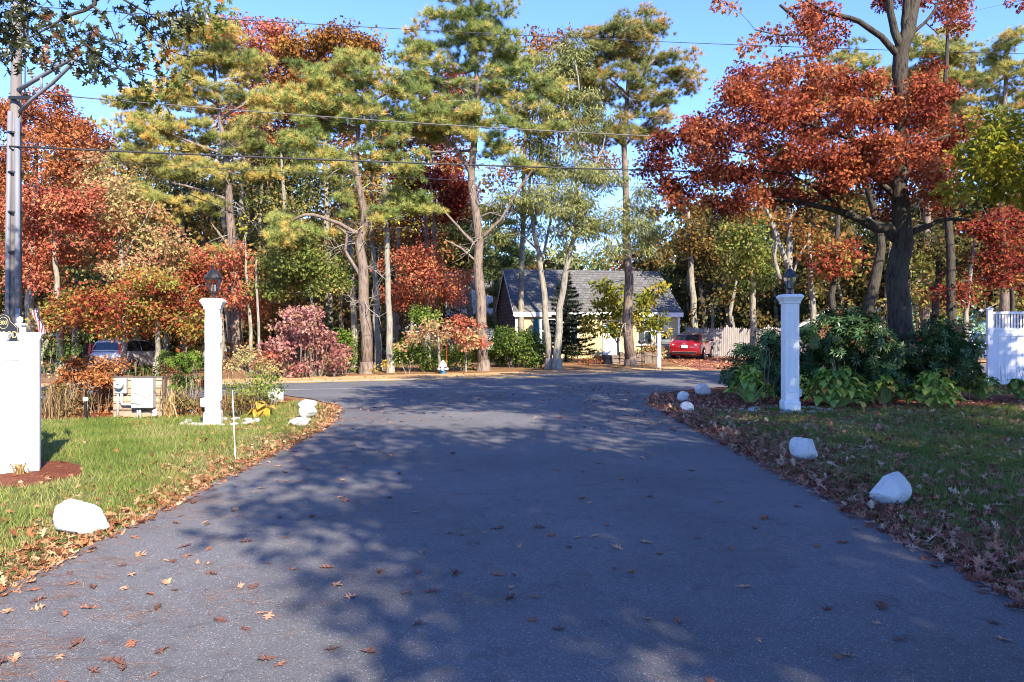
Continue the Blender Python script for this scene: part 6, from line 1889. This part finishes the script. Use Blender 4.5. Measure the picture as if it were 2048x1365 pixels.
# dried tall perennials
def blades(name, label, px, py, wpx, hpx, n, lm, seed, Y=None, lean=0.5, size=(0.6, 1.1), cat='grass clump', width=0.02):
    if Y is None:
        x, y = G(px, py)
    else:
        x, y = W(px, 0, Y)[:2]
    k = y / F
    rg = rng_of(seed)
    t = thing(name, label, cat, (x, y, 0))
    V, S, I, val = [], [], [], []
    c = 0
    for i in range(n):
        b = np.array([rg.normal() * wpx * k * 0.28, rg.normal() * wpx * k * 0.2, 0])
        h = hpx * k * rg.uniform(*size)
        a = rg.uniform(0, 2 * PI)
        l = abs(rg.normal()) * lean * h
        d = np.array([math.cos(a), math.sin(a), 0])
        s = np.array([-math.sin(a), math.cos(a), 0]) * width * rg.uniform(.6, 1.2)
        if rg.random() < 0.5: s = np.array([1.0, 0, 0]) * np.linalg.norm(s)
        p = [b, b + d * l * 0.25 + np.array([0, 0, h * .55]), b + d * l * 0.7 + np.array([0, 0, h * 0.88]), b + d * l * 1.15 + np.array([0, 0, h * (0.98 - 0.5 * min(1, l / h))])]
        vv = [p[0] - s, p[0] + s, p[1] - s * .9, p[1] + s * .9, p[2] - s * .7, p[2] + s * .7, p[3]]
        V += vv
        I += [c, c + 1, c + 3, c + 2, c + 2, c + 3, c + 5, c + 4, c + 4, c + 5, c + 6]
        S += [4, 4, 3]
        v = rg.random()
        val += [v] * 3
        c += 7
    np_mesh('blades', np.array(V), np.array(S), np.array(I), np.array(val), lm, t)
    return t
blades('ornamental_grass', 'dry tan daylily stalks standing right of the sunlit lamp post', 480, 832, 120, 110, 120, LM['straw'], 231, lean=0.3, width=0.0045, size=(0.2, 0.85))
blades('ornamental_grass', 'dry tan stalks between the meter board and the sunlit lamp post', 375, 828, 60, 80, 50, LM['straw'], 232, size=(.25, .8), lean=0.5, width=0.0045)
blades('ornamental_grass', 'tall thin brown reeds behind the meter board', 300, 812, 110, 100, 60, LM['straw'], 233, lean=0.12, width=0.006)
blades('ornamental_grass', 'fan of pale fallen stalks at the right end of the meter board', 338, 836, 30, 70, 40, LM['tan'], 234, lean=0.9, width=0.01)
blades('ornamental_grass', 'dry stalks in the corner between entrance wall and bare hydrangea', 110, 836, 60, 70, 70, LM['straw'], 235, lean=0.5, width=0.006)
blades('ornamental_grass', 'pale bent stems rising behind the right hand hostas', 1905, 800, 50, 75, 22, LM['tan'], 236, lean=0.35, width=0.006)
blades('weed', 'tiny dry weed at the foot of the white entrance wall', 40, 950, 22, 26, 16, LM['tan'], 237, lean=0.6, width=0.012, cat='plant')
blades('weed', 'leaning tan weed stems in front of the vinyl fence', 2025, 790, 40, 60, 14, LM['tan'], 238, lean=0.3, width=0.005, cat='plant')

def hosta(label, px, py, wpx, hpx, n, lm, seed, size=0.24):
    x, y = G(px, py)
    k = y / F
    rg = rng_of(seed)
    t = thing('hosta', label, 'hosta', (x, y, 0), 0, None)
    r, h = wpx * k / 2, hpx * k
    a = rg.uniform(0, 2 * PI, n)
    q = rg.random(n)
    rr = r * (0.25 + 0.75 * q)
    z = h * (1.0 - 0.75 * q ** 1.5) * rg.uniform(.7, 1.05, n)
    d = np.stack([np.cos(a), np.sin(a), np.zeros(n)], 1)
    tip = d * rr[:, None] * np.array([1, .75, 1]) + np.stack([np.zeros(n), np.zeros(n), z], 1)
    s = size * rg.uniform(.75, 1.25, n)
    P = tip - d * (s * 0.5)[:, None] * np.array([1, .75, 1])
    P[:, 2] = np.maximum(P[:, 2], 0.05)
    A = norm(d + np.stack([np.zeros(n), np.zeros(n), rg.uniform(-.75, .15, n)], 1) + rg.normal(size=(n, 3)) * .2)
    L = Leaves()
    L.add(TH, P, A, norm(np.array([0, 0, 1.0]) + d * 0.4 + rg.normal(size=(n, 3)) * .2), s, rg.random(n) ** 1.3 * 0.75 + 0.3 * (rg.random(n) < 0.12) + 0.15 * q)
    st = MB()
    for i in range(n):
        st.tube([d[i] * 0.05, P[i] * 0.55 + np.array([0, 0, 0.05]), P[i]], [0.009, 0.008, 0.006], 4, 0, False)
    st.build('stalks', M['stalk'], t, fix=False)
    o = L.build('leaves', lm, t)
    return t
M['stalk'] = mat('stalk', (0.26, 0.33, 0.10), 0.7)
hosta('yellow green hosta by itself to the left of the shaded lamp post', 1500, 808, 95, 78, 120, LM['hosta'], 241, 0.185)
hosta('widest green hosta directly right of the shaded lamp post', 1672, 815, 150, 78, 200, LM['hosta'], 242, 0.205)
hosta('green hosta touching the right side of the widest hosta', 1768, 808, 85, 74, 115, LM['hosta'], 243, 0.20)
hosta('hosta with yellowing edges in the middle of the shaded bed', 1870, 816, 110, 72, 130, LM['hosta'], 244, 0.195)
hosta('half withered yellow hosta left of the vinyl fence', 1962, 800, 95, 56, 85, LM['hosta'], 245, 0.175)
hosta('low hosta under the right end of the vinyl fence', 2035, 798, 60, 40, 45, LM['hosta'], 246, 0.20)
hosta('collapsed bright yellow hosta lying beside the sunlit lawn corner', 525, 834, 60, 26, 22, LM['hosta_yellow'], 247, 0.26)
hosta('yellow hosta leaves standing among the dry stalks', 512, 800, 46, 36, 14, LM['hosta_yellow'], 248, 0.22)

# ------------------------------------------------------------------ the far woods: one mass beyond the houses
def woods(name, xs, ys, n, hts, lm, seed, leafn, size, lo=1.0):
    rg = rng_of(seed)
    L = Leaves(); tr = MB()
    for i in range(n):
        x = rg.uniform(*xs); y = rg.uniform(*ys)
        if -1.5 < x < 14 and y < 50: y += 14
        if -6 < x < 4 and y < 62: y += 16
        h = rg.uniform(*hts)
        r0 = rg.uniform(.10, .22)
        tr.tube([(x, y, 0), (x + rg.normal() * .3, y, h * .5), (x + rg.normal() * .5, y, h * .95)], [r0, r0 * .8, r0 * .3], 6, 0, False)
        vb = rg.random()
        for _ in range(int(6 + h * 1.1)):
            z = h * rg.uniform(lo / h, 1.0)
            a = rg.uniform(0, 2 * PI)
            q = (0.5 + 2.6 * rg.random()) * (1.0 if z < h * .75 else 0.6)
            c = np.array([x + math.cos(a) * q, y + math.sin(a) * q, z])
            fill_clump(L, rg, c, rg.uniform(.8, 1.4), 'quad', leafn, size, np.clip(vb + rg.normal() * .15, 0, 1), .6)
    root = bpy.data.objects.new(name, None)
    t = tr.build(name, BG, None, smooth=True, fix=False)
    tag(t, kind='stuff')
    bpy.data.objects.remove(root)
    o = L.build('foliage', lm, t)
    return t
woods('far_woods', (-66, -3), (44, 74), 100, (9, 19), LM['woods_warm'], 301, 60, 0.46)
woods('far_woods', (-30, 12), (56, 80), 46, (6, 9.5), LM['woods_warm'], 306, 60, 0.46)
woods('far_woods', (13, 66), (46, 76), 110, (8, 17), LM['woods_dark'], 302, 60, 0.44)
woods('far_woods', (-14, 26), (66, 86), 50, (7, 11), LM['pale_green'], 303, 60, 0.46)
woods('understory', (-26, -5.5), (35, 45), 42, (7, 13.5), LM['woods_olive'], 307, 110, 0.2, 1.0)
woods('understory', (-40, -20), (36, 50), 26, (8, 14), LM['woods_olive'], 308, 100, 0.22, 1.0)
woods('understory', (-36, -4), (33, 46), 34, (2.5, 7), LM['woods_warm'], 304, 60, 0.26, .4)
woods('understory', (14, 46), (43, 54), 44, (3, 9), LM['woods_dark'], 305, 60, 0.27, .5)

# ------------------------------------------------------------------ trees standing behind and beside the camera, which shade the driveway
def shade_tree(label, x, y, h, r, seed, low=0.42, squash=1.0):
    rg = rng_of(seed)
    paths = [[(x, y, -0.1, .24), (x + .1, y, h * .4, .19), (x - .1, y + .1, h * .7, .12), (x, y, h * .95, .05)]]
    for k in range(5):
        a = k * 1.26 + rg.uniform(-.3, .3)
        z0 = h * rg.uniform(.35, .6)
        paths.append([(x, y, z0, .10), (x + math.cos(a) * r * .4, y + math.sin(a) * r * .4, z0 + h * .12, .07), (x + math.cos(a) * r * .8, y + math.sin(a) * r * .8, z0 + h * .2, .03)])
    bl = []
    for k in range(13):
        a = k * 2.4; q = r * math.sqrt((k + .5) / 13) * 0.8
        z = h * (low + (0.95 - low) * rg.random())
        z = min(z, h * (1.0 - 0.35 * (q / r)))
        bl.append((x + math.cos(a) * q, y + math.sin(a) * q, z, r * .38, r * .38, h * .11))
    return build_tree('oak_tree', label, (x, y), paths, bl, 'quad', LM['oak_brown'], BO, seed, nl=60, size=0.19, cr=.55, dens=2.3 * squash, flat=.7, group='oaks shading the driveway')
for a in SHADERS:
    shade_tree(*a)

# ------------------------------------------------------------------ lawn grass and fallen leaves
def inpoly(P, poly):
    x, y = P[:, 0], P[:, 1]
    r = np.zeros(len(P), bool)
    n = len(poly)
    for i in range(n):
        x1, y1 = poly[i]; x2, y2 = poly[(i + 1) % n]
        c = ((y1 > y) != (y2 > y)) & (x < (x2 - x1) * (y - y1) / ((y2 - y1) or 1e-9) + x1)
        r ^= c
    return r
def lfn(x, y, s=0):
    return (np.sin(x * 1.7 + s) * np.sin(y * 1.3 + 2 * s) + 0.6 * np.sin(x * 4.1 + y * 2.7 + s) + 0.5 * np.sin(y * 5.3 - x * 3.1 + 3 * s)) / 2.1
EDGE_Y = np.array([p[1] for p in LEFT_EDGE]); EDGE_X = np.array([p[0] for p in LEFT_EDGE])
def left_edge(y): return np.interp(y, EDGE_Y, EDGE_X)
RY = np.array([p[1] for p in RIGHT_EDGE]); RX = np.array([p[0] for p in RIGHT_EDGE])
def right_edge(y): return np.interp(y, RY, RX)
LAWN_L = [(-2.98, 2.5)] + [(x + .05, y) for x, y in LEFT_EDGE[2:-2]] + [(-5.0, 16.2), (-5.4, 14.3), (-6.2, 13.15), (-9.5, 12.7), (-12, 12.6), (-12, 9.0), (-5.6, 8.7), (-5.2, 8.45), (-4.85, 7.9), (-5.1, 7.35), (-6, 7.1), (-8, 7.1), (-8, 2.5)]
LAWN_R = [(3.05, 3.0)] + [(x - .05, y) for x, y in RIGHT_EDGE[2:5]] + [(4.2, 14.6), (6.5, 14.7), (9, 14.9), (13, 15.6), (13, 10), (6, 3.0)]
def grass(name, label, poly, n, seed, edge, dark):
    rg = rng_of(seed)
    xs = [p[0] for p in poly]; ys = [p[1] for p in poly]
    u = rg.random(n)
    y = min(ys) + (max(ys) - min(ys)) * u ** 1.25
    P = np.stack([rg.uniform(min(xs), max(xs), n), y], 1)
    P = P[inpoly(P, poly)]
    # keep what the lens can see
    pxx = 1024 + P[:, 0] / np.maximum(P[:, 1], .1) * F
    P = P[(pxx > -160) & (pxx < 2210)]
    k = len(P)
    dE = np.abs(P[:, 0] - edge(P[:, 1]))
    patch = lfn(P[:, 0], P[:, 1], 1.0)
    dry = np.clip(0.34 + 0.5 * patch + 0.75 * np.exp(-dE / 0.45), 0, 1)
    keep = rg.random(k) > dry * 0.55
    P, dry = P[keep], dry[keep]; k = len(P)
    h = rg.uniform(.035, .085, k) * (1 - 0.35 * dry)
    A = norm(np.stack([rg.normal(size=k) * .45, rg.normal(size=k) * .45, np.ones(k)], 1))
    L = Leaves()
    L.add(TB, np.stack([P[:, 0], P[:, 1], np.full(k, .004)], 1), A, rand_dirs(rg, k), h * 1.25, np.clip(dry * .85 + rg.normal(size=k) * .16 + .1, 0, 1))
    o = L.build(name, LM['grass'])
    tag(o, kind='stuff')
grass('grass', '', LAWN_L, 200000, 401, left_edge, 0)
grass('grass', '', LAWN_R, 150000, 402, right_edge, 1)

def litter(name, P, seed, lm, size=(.07, .14), zmax=.035, flat=False):
    rg = rng_of(seed)
    k = len(P)
    A = norm(np.stack([rg.normal(size=k), rg.normal(size=k), rg.normal(size=k) * (.12 if flat else .35)], 1))
    Nn = norm(np.stack([rg.normal(size=k) * (.25 if flat else .5), rg.normal(size=k) * (.25 if flat else .5), np.ones(k)], 1))
    s = rg.uniform(*size, k); v = rg.random(k)
    z = rg.uniform(.012, zmax, k)
    ks = rg.integers(0, 4, k)
    L = Leaves()
    for q in range(4):
        m_ = ks == q
        L.add(TOAK_FLAT[q], np.stack([P[m_, 0], P[m_, 1], z[m_]], 1), A[m_], Nn[m_], s[m_], v[m_])
    o = L.build(name, lm)
    return tag(o, kind='stuff')
rg = rng_of(410)
def edge_pts(n, edge, side, sc_, y0, y1):
    y = y0 + (y1 - y0) * rg.random(n) ** 1.35
    d = rg.exponential(sc_, n) - 0.10
    return np.stack([edge(y) + side * d, y], 1)
pl_ = edge_pts(4300, left_edge, -1, .42, 3.0, 15.5)
litter('leaf_litter', np.concatenate([pl_, np.stack([rg.uniform(-8, -3.2, 420), rg.uniform(4, 13, 420)], 1)]), 411, LM['litter'], (.05, .105), .025)
pr_ = edge_pts(7000, right_edge, 1, .75, 2.6, 17.5)
ex = np.stack([rg.uniform(3.2, 12, 7500), rg.uniform(4, 16, 7500)], 1)
cr_ = np.stack([3.6 + np.abs(rg.normal(size=1200)) * 1.1, 16.2 + rg.normal(size=1200) * 1.0], 1)
litter('leaf_litter', np.concatenate([pr_, ex, cr_]), 412, LM['litter_dark'], (.06, .135), .035)
n_ = 1500
yy = rg.uniform(11, 21, n_)
mm = np.stack([rg.normal(size=n_) * 1.0 + 2.6, yy], 1)
litter('leaf_litter', mm[(rg.random(n_) < .5) & (mm[:, 0] < 3.2)], 413, LM['litter_dark'], (.05, .11), .03, True)
# leaves on the verge and on the house driveway
q = np.stack([rg.uniform(7.8, 17, 2600), rg.uniform(29, 41, 2600)], 1)
litter('leaf_litter', q, 414, LM['litter'], (.10, .2), .05)
t_ = rg.uniform(-16, 9, 500)
fy = np.interp(t_, [p[0] for p in FAR], [p[1] for p in FAR])
litter('leaf_litter', np.stack([t_, fy + .25 + rg.exponential(1.1, 500)], 1), 415, LM['tan'], (.07, .14), .04)
nn_ = 3000
litter('leaf_litter', np.stack([rg.uniform(-12, -5, nn_), 13 + rg.random(nn_) * 3], 1), 416, LM['rust'], (.05, .11), .05)

# single fallen leaves on the driveway: every one an object
LEAFM = [mat('fallen_tan', (0.40, 0.22, 0.13), 0.8, var=.25, vscale=25), mat('fallen_brown', (0.26, 0.10, 0.055), 0.8, var=.3, vscale=25), mat('fallen_dark', (0.12, 0.055, 0.04), 0.8, var=.3, vscale=25)]
LEAFN = ['pale tan oak leaf lying flat or curled on the driveway asphalt', 'reddish brown oak leaf lying on the driveway asphalt', 'dark brown curled oak leaf lying on the driveway asphalt']
proto = []
for ci in range(3):
    for sv in range(4):
        T, f = t_oakleaf(.25 + .25 * sv + .3 * (ci == 2), 50 + sv + 7 * ci)
        me = bpy.data.meshes.new('fallen_leaf')
        me.from_pydata([tuple(p) for p in T - np.array([.5, 0, -0.02])], [], f)
        me.materials.append(LEAFM[ci]); me.update()
        proto.append((ci, me))
rr_ = random.Random(77)
known = [(300, 1195), (350, 1187), (316, 1222), (490, 1265), (525, 1233), (443, 1248), (668, 1305), (672, 1176), (703, 1200), (834, 1256), (955, 1093), (1068, 1200), (1020, 1203), (1022, 1182), (992, 1155), (1028, 1157), (1063, 1248), (1230, 1145),
         (1155, 1080), (1295, 1245), (1353, 1248), (1463, 1103), (1295, 1090), (1485, 1180), (1517, 1288), (1655, 1226), (1763, 1222), (1675, 1322), (1440, 1008), (1162, 1002), (1300, 998), (1100, 1077), (900, 1072), (845, 1110), (1000, 1060), (1040, 1098),
         (570, 1080), (655, 1142), (585, 1145), (240, 1335), (265, 1155), (120, 1322), (150, 1298), (1687, 1090), (1632, 1098), (1710, 1062), (1870, 1140), (1990, 1255), (2010, 1288), (1925, 1110), (1380, 945), (1275, 965), (1285, 920), (1200, 930), (830, 1030), (778, 1000),
         (780, 915), (905, 910), (1180, 1010), (1080, 1060), (760, 1150), (735, 1312), (560, 1338), (310, 1358), (130, 1235), (185, 1180), (560, 1040), (480, 1180), (395, 1130), (860, 1190), (925, 1075), (1510, 1060)]
pts = [G(a, b) for a, b in known]
while len(pts) < 280:
    Y = 3.2 + 15 * rr_.random() ** 1.2
    x = rr_.uniform(-3.1, 3.0)
    if rr_.random() < .65: x = -3.1 + abs(rr_.gauss(0, 1.0))
    if x < 3: pts.append((x, Y))
for i, (x, y) in enumerate(pts):
    ci, me = proto[rr_.randrange(12)]
    o = bpy.data.objects.new('fallen_leaf', me); C.objects.link(o)
    o.location = (x, y, .024); s = rr_.uniform(.06, .125)
    o.scale = (s, s * rr_.uniform(.7, 1.1), s * rr_.uniform(.15, .8))
    o.rotation_euler = (rr_.uniform(-.18, .18), rr_.uniform(-.18, .18), rr_.uniform(0, 6.28))
    tag(o, LEAFN[ci], 'leaf', 'fallen leaves on the driveway')
# pine needles strewn on the left half of the driveway
nd = 4600
rg = rng_of(420)
ncl = 90
cy_ = 3.2 + 10 * rg.random(ncl) ** 1.2
cx_ = np.clip(left_edge(cy_) + rg.exponential(.9, ncl), -3.2, 2.0)
pick = rg.integers(0, ncl, nd)
yy = cy_[pick] + rg.normal(size=nd) * .05
xx = np.clip(cx_[pick] + rg.normal(size=nd) * .16, -3.4, 2.6)
loose = rg.random(nd) < .35
yy = np.where(loose, 3.2 + 12 * rg.random(nd) ** 1.2, yy)
xx = np.where(loose, np.clip(left_edge(yy) + rg.exponential(.9, nd), -3.3, 2.5), xx)
ang = rg.normal(size=nd) * .6
L = Leaves()
TN = (np.array([(0, -.012, 0), (0, .012, 0), (1, .006, 0), (1, -.006, 0)]), [(0, 1, 2, 3)])
L.add(TN, np.stack([xx, yy, np.full(nd, .022)], 1), np.stack([np.cos(ang), np.sin(ang), np.zeros(nd)], 1), np.tile(np.array([0, 0, 1.0]), (nd, 1)), rg.uniform(.05, .12, nd), rg.random(nd))
tag(L.build('pine_needles', LM['litter']), kind='stuff')
